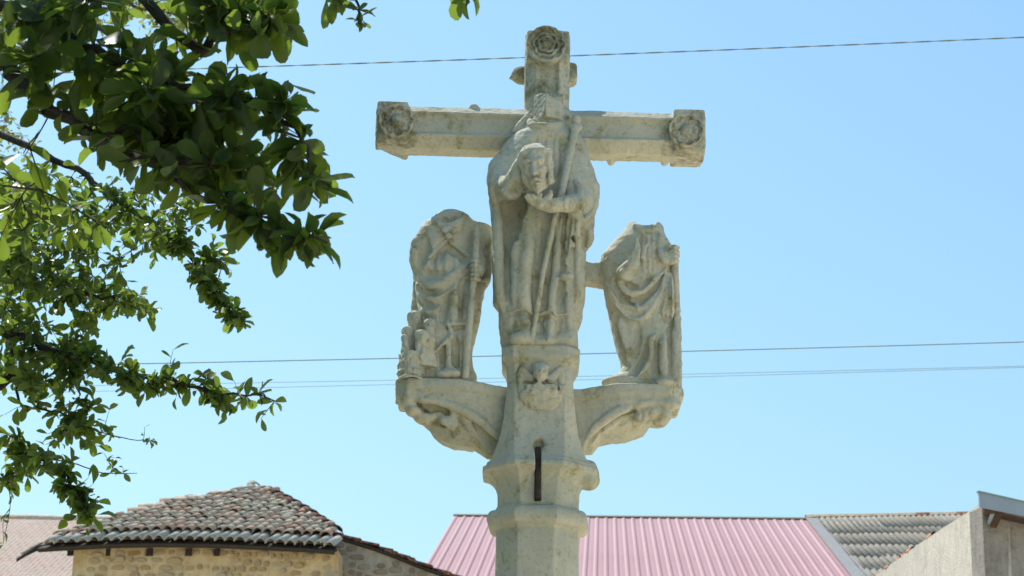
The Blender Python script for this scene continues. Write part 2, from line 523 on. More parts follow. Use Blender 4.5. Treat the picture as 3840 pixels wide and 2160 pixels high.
# slot for the iron
xs, z0 = pix(*c6((1052, 925)), -.17); xt, z1 = pix(*c6((1054, 545)), -.18)
S.box(((xs + xt) / 2, -.2, (z0 + z1) / 2), (.0125, .055, (z1 - z0) / 2), .004, -1, .002, ry=math.atan2(xt - xs, z1 - z0))
S.ell((xt + .004, -.165, z1 + .012), (.02, .03, .022), .02, -1)
S.erode(.0005, .012, 8); S.erode(.0006, .05, 9)
capital = S.build('capital', STONE, cross)
IRON, nt, b = new_mat('old_iron')
c = mix(nt, ramp(nt, noise(nt, 60, 4, .6, objco(nt)), [(.45, (0, 0, 0)), (.7, (1, 1, 1))]), (.018, .015, .014), (.06, .035, .025))
nt.links.new(c, b.inputs['Base Color']); b.inputs['Roughness'].default_value = .75
bump(nt, b, noise(nt, 120, 3, .6, objco(nt)), .5, .003)
S = Sculpt((-.05 + xs, -.21, z0 - .03), (.05 + xs, -.1, z1 + .03), .004)
S.box(((xs + xt) / 2, -.166, (z0 + z1) / 2), (.0115, .03, (z1 - z0) / 2 - .004), .004, 1, .003, ry=math.atan2(xt - xs, z1 - z0))
S.erode(.0008, .015, 2)
tag(S.build('iron_bar', IRON, cross), 'dark iron bar let into a slot of the capital')
# angel with shield on the capital
S = Sculpt((-.16, -.25, z3(1330, .14)), (.16, -.09, z3(820, .14)), .0035)
def e3(p, y, r, k=.015, sign=1, **kw): S.ell(p3(p, y), r, k, sign, **kw)
sh = xz(c3((480, 1060), (860, 1060), (850, 1200), (760, 1270), (640, 1290), (520, 1230)), -.165)
xm = sum(q[0] for q in sh) / 6; zt = sh[0][1]; zb_ = sh[4][1]
S.body([(xm - .09, zt), (xm - .086, zt - .06), (xm - .055, zb_)], [(xm + .09, zt), (xm + .086, zt - .06), (xm + .055, zb_)], [(zb_, -.135), (zt, -.15)], [(zb_, .018), (zt - .03, .036), (zt, .03)], zt, zb_, 2.4, .01, .008)
e3(c3((672, 965)), -.172, (.031, .032, .036), .012)
e3(c3((672, 915)), -.165, (.035, .03, .022), .012)
for sx in (-1, 1):
    a = pix(*c3((672 + sx * 90, 1010)), -.15); b_ = pix(*c3((672 + sx * 175, 930)), -.14); c_ = pix(*c3((672 + sx * 190, 1120)), -.14); d_ = pix(*c3((672 + sx * 150, 1200)), -.15)
    S.tube([(a[0], -.138, a[1], .02), (b_[0], -.134, b_[1], .018), (c_[0], -.134, c_[1], .014), (d_[0], -.145, d_[1], .008)], .012)
    g0 = pix(*c3((672 + sx * 120, 1000)), -.15); g1 = pix(*c3((672 + sx * 150, 1110)), -.15)
    S.tube([(g0[0], -.165, g0[1], .007), (g1[0], -.16, g1[1], .007)], .006, -1)
for dx, w in ((-22, .004), (0, .006), (22, .004)):
    q0 = pix(*c3((672 + dx, 945)), -.2); S.ell((q0[0], -.203, q0[1]), (w, .008, .006), .004, -1 if dx else 1)
for yy in (1170, 1185, 1200):
    q0, q1 = pix(*c3((535, yy)), -.18), pix(*c3((580, yy)), -.18)
    S.tube([(q0[0], -.175, q0[1], .003), (q1[0], -.18, q1[1], .003)], .003, -1)
S.erode(.0015, .012, 12); S.erode(.0012, .03, 13)
tag(S.build('shield_bearing_angel', STONE, capital), 'small worn angel holding a shield carved on the capital')

# --- brackets left and right
def bracket(prof, prof2, slab, lumps, ribs, seed):
    """prof: front lower edge of the arch, tip to root (px); prof2: lower outline of the carved mass behind it"""
    yf, yb = -.105, .12
    tx, tz = pix(*slab, yf)
    sgn = 1 if tx > 0 else -1
    arc, arc2 = xz(prof, yf), xz(prof2, .085)
    lo = (min(-.03, tx - .06), -.19, arc2[-1][1] - .06); hi = (max(.03, tx + .06), .17, tz + .08)
    S = Sculpt(lo, hi, .004)
    tipx = abs(tx)
    def inw(x):
        t = np.clip((.36 - x) / .24, 0, 1); return .075 * t * t * (3 - 2 * t)
    for pr_, y0, slope in ((arc, yf, .8), (arc2, yf + .045, .75)):
        pts = sorted([(abs(x), z) for x, z in pr_]); ax = [q[0] for q in pts]; az = [q[1] for q in pts]
        def fn(X, Y, Z):
            x = X * sgn
            zb = np.interp(x.ravel(), [0] + ax + [tipx], [az[0] - .02] + az + [az[-1]])[:, None, None]
            if pr_ is arc2: zb = zb + np.clip((.03 - Y) * .42, 0, .05)       # rises towards the front
            yd = np.maximum(y0 + inw(x) - Y, Y - yb)
            return np.maximum(np.maximum((zb - Z) * slope, Z - (tz - .03)), np.maximum(yd, x - (tipx - .02)))
        S.op(fn, (lo[0], yf, lo[2]), (hi[0], yb, hi[2]), .016)
    zs = tz - .022                          # slab with canted corners and a roll below
    for (hz, zc, grow) in ((.024, zs, .012), (.017, zs - .042, 0.0)):
        def fs(X, Y, Z, hz=hz, zc=zc, grow=grow):
            x = X * sgn; iw = inw(x)
            qx, qy, qz = np.abs(x - tipx / 2) - tipx / 2 - grow + .01, np.abs(Y - .005 - iw / 2) - .118 - grow + iw / 2 + .01, np.abs(Z - zc + iw * .12) - hz + .01
            return np.sqrt(np.maximum(qx, 0) ** 2 + np.maximum(qy, 0) ** 2 + np.maximum(qz, 0) ** 2) + np.minimum(np.maximum(np.maximum(qx, qy), qz), 0) - .01
        S.op(fs, (lo[0], -.17, zc - hz), (hi[0], .16, zc + hz), .012)
    S.box((sgn * (tipx + .012), -.155, zs - .02), (.06, .05, .09), .01, -1, .004, rz=R(-45 * sgn))
    for p, y, r in lumps: S.ell(p3(p, y), r, .016)
    for q, r, off, sg in ribs: S.fold(q, r, -.09, off, .014, sg)
    S.erode(.0013, .02, seed); S.erode(.001, .05, seed + 1)
    return S
S = bracket(cL((60, 330), (330, 390), (560, 455), (800, 540), (1000, 640), (1180, 760), (1290, 850), (1390, 920)),
            cL((70, 340), (110, 420), (170, 540), (330, 710), (480, 840), (520, 920), (640, 1020), (800, 1085), (1060, 1120), (1090, 1100), (1200, 1180), (1265, 1230)), cL((45, 140)),
            [(cL((190, 480)), -.07, (.035, .04, .022)), (cL((260, 590)), -.06, (.035, .05, .022)), (cL((400, 430)), -.1, (.04, .02, .018)), (cL((400, 690)), -.04, (.04, .05, .025)), (cL((760, 740)), -.075, (.035, .02, .03))],
            [(cL((350, 420), (600, 450), (850, 540), (1080, 660), (1250, 790), (1380, 890)), [.010, .015, .012], .004, 1),
             (cL((700, 560), (850, 640), (960, 760), (1060, 930)), [.006, .012, .008], -.001, 1), (cL((900, 640), (1000, 750), (1100, 880)), [.006, .011, .006], -.001, 1),
             (cL((480, 690), (560, 640), (640, 690), (720, 790)), [.01, .014, .008], -.002, 1), (cL((520, 740), (600, 720), (680, 810)), [.01, .014, .008], .0, -1), (cL((780, 780), (800, 900), (810, 970)), [.006, .009, .006], -.001, 1)], 21)
tag(S.build('bracket', STONE, cross), 'left bracket with carved leaf under its slab')
S = bracket(cR((1700, 420), (1450, 480), (1250, 470), (1050, 510), (850, 590), (700, 690), (560, 800), (450, 930), (420, 1000)),
            cR((1700, 430), (1620, 530), (1555, 620), (1500, 770), (1400, 800), (1290, 790), (1210, 910), (950, 1000), (690, 1025), (600, 1040), (540, 1120), (510, 1160)), cR((1725, 240)),
            [(cR((1560, 500)), -.085, (.04, .04, .022)), (cR((1480, 640)), -.06, (.035, .04, .03)), (cR((1330, 600)), -.07, (.035, .04, .03)), (cR((1180, 640)), -.07, (.03, .03, .035)), (cR((1430, 740)), -.03, (.03, .04, .02))],
            [(cR((1450, 470), (1250, 470), (1050, 515), (850, 595), (700, 690), (550, 810), (430, 960)), [.010, .015, .012], .004, 1),
             (cR((1080, 620), (900, 680), (740, 780), (640, 880)), [.006, .012, .006], -.001, 1), (cR((1170, 560), (1190, 650), (1160, 740)), .007, 0, -1), (cR((1060, 740), (900, 760), (780, 850), (700, 980)), [.004, .006, .004], -.002, -1), (cR((1290, 560), (1270, 640)), .007, 0, -1)], 25)
tag(S.build('bracket', STONE, cross), 'right bracket with broken leaf carving under its slab')

# --- cross arms and upright: octagons with a hollowed front
UY = .05                                   # depth of the cross behind the bishop
AX0, AZ0 = pix(*c1((1290, 776)), UY - .0975)
def oct_bar(S, a0, a1, c0, horizontal):
    """bar along x or z with octagonal section and a channel in its front"""
    r, ch = .0975, .05
    def fn(X, Y, Z):
        if horizontal: t, q = X, np.abs(Z - c0)
        else: t, q = Z, np.abs(X - c0)
        y = Y - UY
        v = np.maximum(np.maximum(np.abs(y) - r, q - r), (np.abs(y) + q) * .70711 - (2 * r - ch) * .70711)
        chan = np.maximum(y + r - .022 + .0, (q + np.maximum(y + r, -.01) * .9) - .054)
        v = -smin(-v, chan, .005)
        return np.maximum(v, np.maximum(t - a1, a0 - t))
    lo = (a0, UY - r, c0 - r) if horizontal else (c0 - r, UY - r, a0)
    hi = (a1, UY + r, c0 + r) if horizontal else (c0 + r, UY + r, a1)
    S.op(fn, lo, hi, .006)
xl_ = pix(*c1((112, 760)), UY - .1)[0]; xr_ = pix(*c1((2383, 850)), UY - .1)[0]
z_top = pix(*c1((1285, 112)), UY - .1)[1]
def rosette(c, rad, y, rose):
    """a carved flower boss facing the front"""
    S = Sculpt((c[0] - rad - .03, y - .05, c[1] - rad - .03), (c[0] + rad + .03, y + .06, c[1] + rad + .03), .0028)
    def disc(r0, y0, y1, k=.006, sign=1, pet=0, amp=0.0, ph=0.0):
        def fn(X, Y, Z):
            dx, dz = X - c[0], Z - c[1]
            q = np.sqrt(dx ** 2 + dz ** 2)
            if pet: q = q - amp * (np.abs(np.cos(np.arctan2(dz, dx) * pet / 2 + ph)) - .5)
            return np.maximum(q - r0, np.maximum(y0 - Y, Y - y1))
        S.op(fn, (c[0] - r0 - .02, y0, c[1] - r0 - .02), (c[0] + r0 + .02, y1, c[1] + r0 + .02), k, sign)
    disc(rad, y - .022, y + .05, .008)
    disc(rad * .86, y - .05, y - .004, .004, -1, 9, .012)
    if rose:
        for q, n, yo in ((.88, 8, .0), (.62, 6, -.006), (.38, 5, -.012)):
            for i in range(n):
                a0 = 2 * math.pi * (i + q * 3) / n
                pts = [(c[0] + math.cos(a0 + t) * rad * (q + .1 * math.cos(t * n / 2) - .06), y - .004 + yo, c[1] + math.sin(a0 + t) * rad * (q + .1 * math.cos(t * n / 2) - .06), .0068) for t in np.linspace(-.92, .92, 7) * math.pi / n]
                S.tube(pts, .005)
        disc(rad * .3, y - .016, y + .0, .006)
        S.ell((c[0], y - .018, c[1]), (rad * .2, .012, rad * .2), .006)
    else:
        for i in range(8):
            a = 2 * math.pi * (i + .3) / 8
            S.ell((c[0] + math.cos(a) * rad * .58, y + .002, c[1] + math.sin(a) * rad * .58), (rad * .27, .018, rad * .27), .004)
            S.ell((c[0] + math.cos(a) * rad * .6, y - .018, c[1] + math.sin(a) * rad * .6), (rad * .15, .009, rad * .15), .004, -1)
        S.ell((c[0], y - .006, c[1]), (rad * .36, .026, rad * .42), .004)
        for dx in (-.2, -.07, .07, .2):
            S.tube([(c[0] + dx * rad, y - .032, c[1] - rad * .4, .0035), (c[0] + dx * rad * 1.1, y - .032, c[1] + rad * .4, .0035)], .004, -1)
    S.erode(.0007, .012, abs(int(c[0] * 100)) + 50); S.erode(.001, .04, abs(int(c[0] * 100)) + 160)
    return S
def worn_end(S, x, sgn, seed):
    g = random.Random(seed)
    for i in range(7):
        S.ell((x + sgn * g.uniform(-.01, .02), UY + g.uniform(-.1, .1), AZ0 + g.choice((-1, 1)) * g.uniform(.07, .11)), (.03, .03, .02), .015, -1)
for side, xe, rc in ((-1, xl_, c1((252, 748))), (1, xr_, c1((2248, 815)))):
    lo = (min(0, xe) - .03, UY - .16, AZ0 - .15); hi = (max(0, xe) + .03, UY + .15, AZ0 + .15)
    S = Sculpt(lo, hi, .004)
    oct_bar(S, min(0, xe), max(0, xe), AZ0, True)
    S.box((xe - side * .068, UY + .0, AZ0), (.068, .1, .098), .012, 1, .01)
    if side < 0:
        S.box((xe + .02, UY + .1, AZ0 - .06), (.09, .07, .14), .012, -1, .01, rz=R(50))
        x, z = pix(*c1((785, 668)), UY); S.ell((x, UY - .03, z - .006), (.025, .03, .02), .01)
    else:
        for px_, py_ in ((1730, 1050), (2100, 1056)):
            x, z = pix(*c1((px_, py_)), UY + .08); S.ell((x, UY + .06, z + .014), (.018, .03, .018), .01)
    S.erode(.0008, .015, 30 + side); S.erode(.0007, .06, 33 + side)
    arm = tag(S.build('cross_arm', STONE, cross), ('left' if side < 0 else 'right') + ' arm of the cross ending in a carved flower')
    rx, rz_ = pix(*rc, UY - .11)
    tag(rosette((rx, rz_), .074, UY - .108, False).build('rosette', STONE, arm), 'worn eight petalled flower boss, dark with lichen')
S = Sculpt((AX0 - .16, UY - .16, Z_PL - .05), (AX0 + .16, UY + .16, z_top + .03), .004)
oct_bar(S, Z_PL, z_top, AX0, False)
S.box((AX0, UY, z_top - .078), (.093, .098, .078), .012, 1, .01)
S.erode(.0008, .015, 41); S.erode(.0007, .06, 42)
upright = S.build('cross_upright', STONE, cross)
rx, rz_ = pix(*c1((1284, 222)), UY - .11)
tag(rosette((rx, rz_), .086, UY - .108, True).build('rosette', STONE, upright), 'dark weathered rose at the top of the cross')
# shoulders of the carving on the far side
S = Sculpt((AX0 - .26, UY + .0, AZ0 + .0), (AX0 + .26, UY + .26, AZ0 + .45), .004)
x, z = pix(*c1((1085, 435)), UY + .14)
S.ell((x + .012, UY + .14, z + .004), (.034, .05, .038), .02); S.tube([(x, UY + .14, z + .004, .026), (x - .034, UY + .14, z - .012, .004)], .02)
x, z = pix(*c1((1462, 425)), UY + .14)
S.box((x - .008, UY + .14, z), (.03, .05, .044), .02, 1, .02)
S.box((AX0, UY + .13, z - .1), (.08, .045, .18), .05, 1, .02)
S.erode(.001, .03, 44)
S.build('rear_carving', STONE, cross)
# --- the bishop who carries his head
BY = -.09
L = xz(cA((600, 225), (555, 300), (480, 410), (385, 495), (290, 600), (200, 730), (140, 840), (112, 1000), (108, 1150)) + c2((212, 660), (222, 760), (228, 900), (235, 1060), (232, 1200), (240, 1440))
       + c3((240, 330), (262, 362), (288, 380), (288, 450), (295, 560), (310, 680), (335, 775)), BY)
Rr = xz(cA((1030, 260), (1060, 330), (1085, 400), (1185, 475), (1240, 570), (1290, 700), (1340, 880), (1385, 1040), (1418, 1140)) + c2((1195, 650), (1160, 740), (1155, 860), (1140, 980), (1088, 1060), (1080, 1200), (1075, 1440))
        + c3((1075, 200), (1055, 420), (1030, 530), (1008, 590), (1015, 700), (1022, 775)), BY)
zt = zof(cA((820, 330)), BY); zb_ = Z_PL - .005
zsh = zof(cA((820, 520)), BY); zel = zof(c2((700, 640)), BY); zkn = zof(c3((600, 300)), BY)
S = Sculpt((-.28, -.43, zb_ - .02), (.32, .14, zt + .12), .0034)
S.body(L, Rr, [(zb_, -.05), (zkn, -.07), (zel, -.085), (zsh, -.04), (zt, -.02)], [(zb_, .10), (zkn, .115), (zel, .135), (zsh, .105), (zt, .075)], zt + .015, zb_, 2.25, .02, .025)
def A(*p): return cA(*p)
# hollow behind the amice and the neck opening
x, z = pix(*cA((760, 300)), -.05); S.ell((x, -.07, z + .02), (.075, .06, .045), .02, -1)
S.fold(cA((560, 320), (610, 400), (660, 425), (830, 425), (960, 400), (1050, 320)), [.012, .014, .012], -.1, -.004, .012)
S.fold(cA((600, 240), (540, 350), (470, 430), (390, 500)), [.008, .014, .01], -.06, -.01, .012)
# recessed chest under the yoke
xa, za = pix(*cA((625, 535)), -.15); xb_, zb2 = pix(*cA((1010, 555)), -.15); zlo = zof(c2((700, 600)), -.2)
S.box(((xa + xb_) / 2, -.207, (za + zlo) / 2), ((xb_ - xa) / 2, .075, (za - zlo) / 2), .03, -1, .02)
for u in (700, 800, 900):
    S.fold(cA((u, 570), (u + 6, 760), (u + 4, 1000)), [.006, .011, .012], -.16, -.001, .014)
# the hollow under his right arm and the long folds of the robe
S.fold(c2((470, 520), (420, 640), (400, 850), (385, 1100)), [.045, .058, .042, .022], -.2, .016, .03, -1)
S.fold(c2((385, 1050), (380, 1250), (375, 1440)) + [c3((395, 330))], [.024, .024, .02, .014], -.2, -.005, .024, -1)
S.fold(c2((610, 820), (640, 1000), (600, 1300)) + c3((590, 250), (560, 380)), [.008, .013, .013, .01], -.22, -.004, .014, -1)
S.fold(c2((700, 780), (705, 950), (665, 1200)) + c3((600, 380), (580, 620)), [.012, .017, .017, .014], -.22, -.004, .016, -1)
S.fold(c2((790, 850), (760, 1100), (720, 1400)) + c3((690, 330), (650, 600)), [.014, .018, .018, .014], -.22, -.004, .016, -1)
S.fold(c2((870, 800), (860, 1000), (850, 1300)) + c3((850, 250), (840, 420)), [.012, .018, .018, .012], -.22, -.004, .016, -1)
S.fold(c2((292, 680), (285, 900), (288, 1200), (300, 1440)) + [c3((325, 400))], [.014, .018, .016, .012], -.2, -.004, .022)
S.fold(c2((540, 800), (560, 1000), (530, 1250)) + c3((520, 250), (540, 400), (570, 660)), [.012, .02, .022, .016], -.22, .002, .03)
S.fold(c2((450, 1000), (440, 1200), (445, 1400)) + [c3((430, 330))], [.01, .014, .014, .01], -.2, .004, .03)
S.fold(c2((760, 780), (740, 1000), (690, 1300)) + [c3((690, 100))], [.008, .01, .01, .008], -.22, -.004, .012)
S.fold(c2((860, 780), (820, 1050), (800, 1300)) + c3((775, 250), (770, 400), (755, 560), (727, 680)), [.012, .013, .013, .012], -.22, -.006, .016)
S.fold(c3((915, 250), (922, 430), (935, 560), (950, 690)), [.013, .013, .012], -.2, -.006, .016)
# hem of the chasuble above the alb
S.fold(c3((365, 445), (450, 425), (535, 402), (600, 462), (660, 468), (780, 430), (812, 470), (915, 455)), .013, -.2, -.004, .008, -1)
S.fold(c3((365, 415), (450, 400), (535, 378), (600, 436), (660, 440), (780, 402), (805, 442), (915, 430)), .0075, -.2, -.003, .006)
for u in (420, 690, 840): S.fold(c3((u, 480), (u - 8, 640)), .016, -.17, -.004, .014, -1)
# toe and hem on the plinth
S.ell(p3(c3((480, 655)), -.15), (.04, .035, .026), .035); S.ell(p3(c3((690, 680)), -.145), (.05, .03, .018), .03); S.ell(p3(c3((900, 665)), -.12), (.04, .04, .03), .035)
# left arm of the picture: sleeve wrapped round, hand against the head
def P(p, y, r): return (*p3(p, y), r)
S.tube([P(c2((320, 330)), -.1, .045), P(c2((310, 480)), -.17, .052), P(c2((385, 495)), -.245, .047), P(c2((470, 420)), -.285, .036)], .05)
S.tube([P(c2((400, 470)), -.26, .034), P(c2((455, 330)), -.29, .028), P(c2((480, 260)), -.3, .02)], .02)
for i, (u0, v0, u1, v1) in enumerate(((468, 250, 520, 190), (480, 275, 540, 230), (488, 300, 545, 270), (490, 325, 545, 310))):
    S.tube([P(c2((u0, v0)), -.3, .011), P(c2((u1, v1)), -.335, .009)], .006)
S.ell(p3(c2((455, 520)), -.3), (.03, .05, .035), .02, -1)
S.fold(c2((250, 330), (235, 500), (250, 640)), .01, -.15, -.002, .014); S.fold(c2((330, 520), (390, 560), (440, 540)), .012, -.25, -.003, .014)
# right arm of the picture: forearm across, hand under the chin
S.tube([P(c2((1070, 560)), -.07, .04), P(c2((1000, 625)), -.19, .042), P(c2((900, 640)), -.275, .034)], .03)
S.tube([P(c2((910, 640)), -.275, .031), P(c2((780, 655)), -.31, .031), P(c2((670, 640)), -.325, .027), P(c2((610, 610)), -.33, .02)], .014)
for u0, v0, u1, v1, u2, v2 in ((650, 600, 655, 575, 668, 558), (625, 600, 610, 580, 600, 562), (600, 605, 575, 585, 555, 562), (590, 625, 565, 605, 543, 578)):
    S.tube([P(c2((u0, v0)), -.335, .013), P(c2((u1, v1)), -.345, .0115), P(c2((u2, v2)), -.35, .008)], .006)
S.tube([P(c2((720, 600)), -.33, .014), P(c2((755, 560)), -.34, .012), P(c2((760, 530)), -.335, .009)], .008)
S.fold(c2((900, 590), (890, 640), (905, 690)), .008, -.3, -.002, .008); S.fold(c2((935, 590), (930, 650), (940, 700)), .007, -.28, -.002, .008, -1)
# drape hanging from that sleeve, cape edge
S.tube([P(c2((975, 640)), -.235, .034), P(c2((985, 760)), -.225, .033), P(c2((955, 900)), -.215, .028), P(c2((925, 1050)), -.205, .02), P(c2((905, 1175)), -.195, .009)], .012, 1, 1.3)
S.fold(c2((925, 680), (915, 850), (895, 1000), (885, 1150)), .012, -.2, -.002, .01, -1)
for u, v in ((1030, 700), (1000, 780), (985, 860), (960, 960), (945, 1060), (925, 1120), (935, 1310), (950, 1340)):
    S.ell(p3(c2((u + 8, v)), -.21), (.012, .03, .016), .006, -1)
S.fold(c2((990, 440), (1015, 500), (1040, 690)), [.01, .013, .012], -.15, -.006, .012)
S.fold(c2((1000, 800), (1005, 1000), (1000, 1250), (1005, 1440)) + [c3((985, 330))], [.012, .012, .012, .01], -.12, -.004, .012)
S.fold(c2((1045, 860), (1060, 960), (1090, 1050)), [.02, .024, .016], -.1, -.002, .016, -1)
S.fold(c2((1180, 560), (1130, 720), (1040, 800)), [.006, .01, .008], -.08, -.003, .01)
S.fold(c2((1110, 860), (1120, 950), (1092, 1040)), [.01, .013, .008], -.08, -.003, .012)
S.ell(p3(c2((900, 1300)), -.2), (.035, .03, .014), .01); S.ell(p3(c2((905, 1250)), -.2), (.02, .03, .02), .01, -1)
# broken neck
xn, zn = pix(*cA((800, 130)), -.05); zn0 = zof(cA((800, 360)), -.05)
S.box((xn + .003, -.085, (zn + zn0) / 2), (.046, .046, (zn - zn0) / 2 + .016), .010, 1, .005, rz=R(33))
S.box((xn - .012, -.14, zn + .03), (.07, .04, .03), .006, -1, .004, rx=R(-24), ry=R(6))
S.ell(p3(cA((985, 330)), -.03), (.045, .05, .05), .03)
S.erode(.0008, .012, 50); S.erode(.0009, .04, 51)
bishop = tag(S.build('bishop_statue', STONE, cross), 'headless robed bishop holding his own head before his chest')
# the head he holds
hx, hy, hz = p3(c2((655, 335)), -.315)
S = Sculpt((hx - .12, hy - .13, hz - .16), (hx + .12, hy + .12, hz + .15), .0026)
S.ell((hx, hy, hz + .012), (.055, .066, .088), .02)
S.ell((hx + .002, hy + .016, hz + .05), (.061, .066, .058), .03)
S.ell((hx - .002, hy - .016, hz - .066), (.038, .042, .036), .03)            # jaw and beard
def hp(u, v, y, r): 
    x, y_, z = p3(c2((u, v)), hy + y); return (x, y_, z, r)
for u0, v0, u1, v1 in ((560, 250, 625, 262), (675, 262, 735, 248)):
    S.tube([hp(u0, v0, -.052, .012), hp((u0 + u1) / 2, v0 - 4, -.062, .011), hp(u1, v1, -.062, .009)], .012)
for u in (590, 705):
    S.ell(hp(u, 285, -.066, 0)[:3], (.016, .014, .012), .012, -1)
    S.ell(hp(u, 283, -.054, 0)[:3], (.012, .011, .008), .004)
S.tube([hp(646, 262, -.062, .008), hp(648, 310, -.072, .009), hp(650, 355, -.082, .012)], .008)
S.ell(hp(632, 362, -.07, 0)[:3], (.008, .01, .006), .005); S.ell(hp(668, 362, -.07, 0)[:3], (.008, .01, .006), .005)
for u, s_ in ((575, 1), (725, 1)): S.ell(hp(u, 345, -.04, 0)[:3], (.016, .018, .02), .014)
S.tube([hp(600, 432, -.06, .007), hp(655, 408, -.072, .008), hp(712, 432, -.06, .007)], .006)         # moustache
S.tube([hp(630, 452, -.066, .005), hp(655, 448, -.072, .005), hp(682, 452, -.066, .005)], .004)
S.tube([hp(625, 438, -.072, .004), hp(655, 432, -.078, .004), hp(688, 438, -.072, .004)], .004, -1)
for i in range(9):
    u = 570 + i * 21
    S.tube([hp(u, 470 - abs(i - 4) * 6, -.05 + abs(i - 4) * .006, .009), hp(u + 4 - i, 515 - abs(i - 4) * 7, -.046 + abs(i - 4) * .007, .008), hp(645 + (u - 655) * .75, 552 - abs(i - 4) * 11, -.03 + abs(i - 4) * .006, .005)], .005)
g = random.Random(4)
for i in range(13):                                                            # fringe and crown
    t = i / 12; u = 528 + 260 * t
    S.tube([hp(640 + (u - 640) * .5, 138, -.01, .013), hp(640 + (u - 640) * .86, 158 + 30 * abs(t - .5), -.045, .012), hp(u - 4 + g.uniform(-6, 6), 186 + 50 * abs(t - .5) + g.uniform(-10, 10), -.056 + .05 * abs(t - .5), .008)], .006)
for sx in (-1, 1):                                                             # curls down the sides
    for j in range(3):
        pts = []
        for q in range(7):
            v = 205 + q * 42
            u = 655 + sx * (132 + 12 * math.sin(q * 1.9 + j * 1.3) - j * 2 - 5 * q * (sx < 0))
            pts.append(hp(u, v, -.03 + j * .03, 0.0155 - .0007 * q))
        S.tube(pts, .006)
S.erode(.0012, .009, 60); S.erode(.0016, .025, 61)
hd = tag(S.build('held_head', STONE, bishop), 'bearded head with curled hair held in both hands')
piv = Vector((hx, hy + .02, hz - .06))
hd.matrix_basis = Matrix.Translation(piv) @ Matrix.Rotation(R(-7), 4, 'Y') @ Matrix.Rotation(R(-9), 4, 'Z') @ Matrix.Diagonal((.93, 1, 1.04, 1)) @ Matrix.Translation(-piv)
# crozier staff
a = P(c1((1490, 735)), -.13, .021); b_ = P(c1((1485, 800)), -.135, .0165); c_ = P(c2((860, 540)), -.235, .015); d_ = P(c2((800, 760)), -.238, .012); e_ = P(c3((690, 60)), -.205, .011); f_ = P(c3((594, 655)), -.165, .0105)
S = Sculpt((min(a[0], f_[0]) - .05, -.30, f_[2] - .04), (max(a[0], f_[0]) + .05, -.07, a[2] + .06), .0035)
S.tube([b_, c_], .006); S.tube([c_, d_, e_, f_], .006)
S.ell((a[0], a[1], a[2]), (.022, .022, .024), .008); S.tube([P(c1((1478, 790)), -.135, .02), P(c1((1505, 785)), -.13, .018)], .008)
S.erode(.0012, .015, 63)
S.build('crozier_staff', STONE, bishop)

# --- left saint beside the tub of children
zt = zof(c4((500, 110)), 0); zb_ = zof(c4((500, 1400)), -.1)
L = xz(c4((470, 90), (400, 125), (280, 212), (218, 310), (178, 430), (174, 490), (205, 580), (235, 650), (255, 780), (285, 900), (290, 1000), (250, 1200), (215, 1390)), 0)
Rr = xz(c4((600, 75), (640, 150), (690, 215), (700, 300), (700, 600), (690, 800), (660, 1000), (640, 1200), (640, 1390)), 0)
S = Sculpt((L[5][0] - .05, -.2, zb_ - .03), (-.09, .16, zt + .06), .0038)
zw = zof(c4((450, 600)), 0)
S.body(L, Rr, [(zb_, .0), (zt, .01)], [(zb_, .085), (zw, .105), (zof(c4((450, 260)), 0), .095), (zt, .055)], zt + .01, zb_, 2.3, .02, .02)
L2 = xz(c4((500, 180), (500, 640), (500, 1390)), .04); R2 = xz(c4((700, 208), (790, 225), (815, 245), (822, 420), (815, 640), (760, 720), (740, 830), (715, 1000), (690, 1100), (665, 1190), (663, 1250), (675, 1340), (700, 1395)), .04)
S.body(L2, R2, [(zb_, .04), (zt, .04)], [(zb_, .05), (zt, .05)], zof(c4((720, 205)), .04), zb_, 3.5, .015, .01)
L3 = xz(c4((215, 560), (192, 800), (185, 900), (190, 1100), (190, 1390)), .06); R3 = xz(c4((400, 560), (400, 1390)), .06)
S.body(L3, R3, [(zb_, .06), (zt, .06)], [(zb_, .035), (zt, .035)], zof(c4((300, 560)), .06), zb_, 2.5, .015, .015)
S.box(p3(c4((520, 62)), -.03), (.06, .1, .022), .012, -1, .004, ry=R(10), rx=R(-14))
S.fold(c4((372, 165), (410, 215), (470, 232), (545, 205), (605, 140)), [.01, .012, .009], -.05, -.004, .01)
S.fold(c4((420, 150), (480, 190), (560, 150)), .014, -.05, .0, .012, -1)
# cape edges and tunic between
S.fold(c4((350, 560), (400, 440), (475, 370), (560, 430), (620, 500)), [.02, .03, .02], -.1, -.01, .02, -1)
for u in (405, 470, 540): S.fold(c4((u, 410 + abs(u - 475) * .6), (u - 2, 500), (u - 6, 590)), [.005, .011, .006], -.08, .0, .016)
S.fold(c4((318, 475), (400, 395), (472, 328)), .009, -.1, -.005, .008); S.fold(c4((472, 328), (560, 395), (660, 478)), .009, -.1, -.005, .008)
for q in ((452, 255), (522, 255), (480, 300), (490, 240)): S.ell(p3(c4(q), -.105), (.017, .016, .015), .005)
S.ell(p3(c4((487, 262)), -.12), (.009, .01, .009), .004, -1)
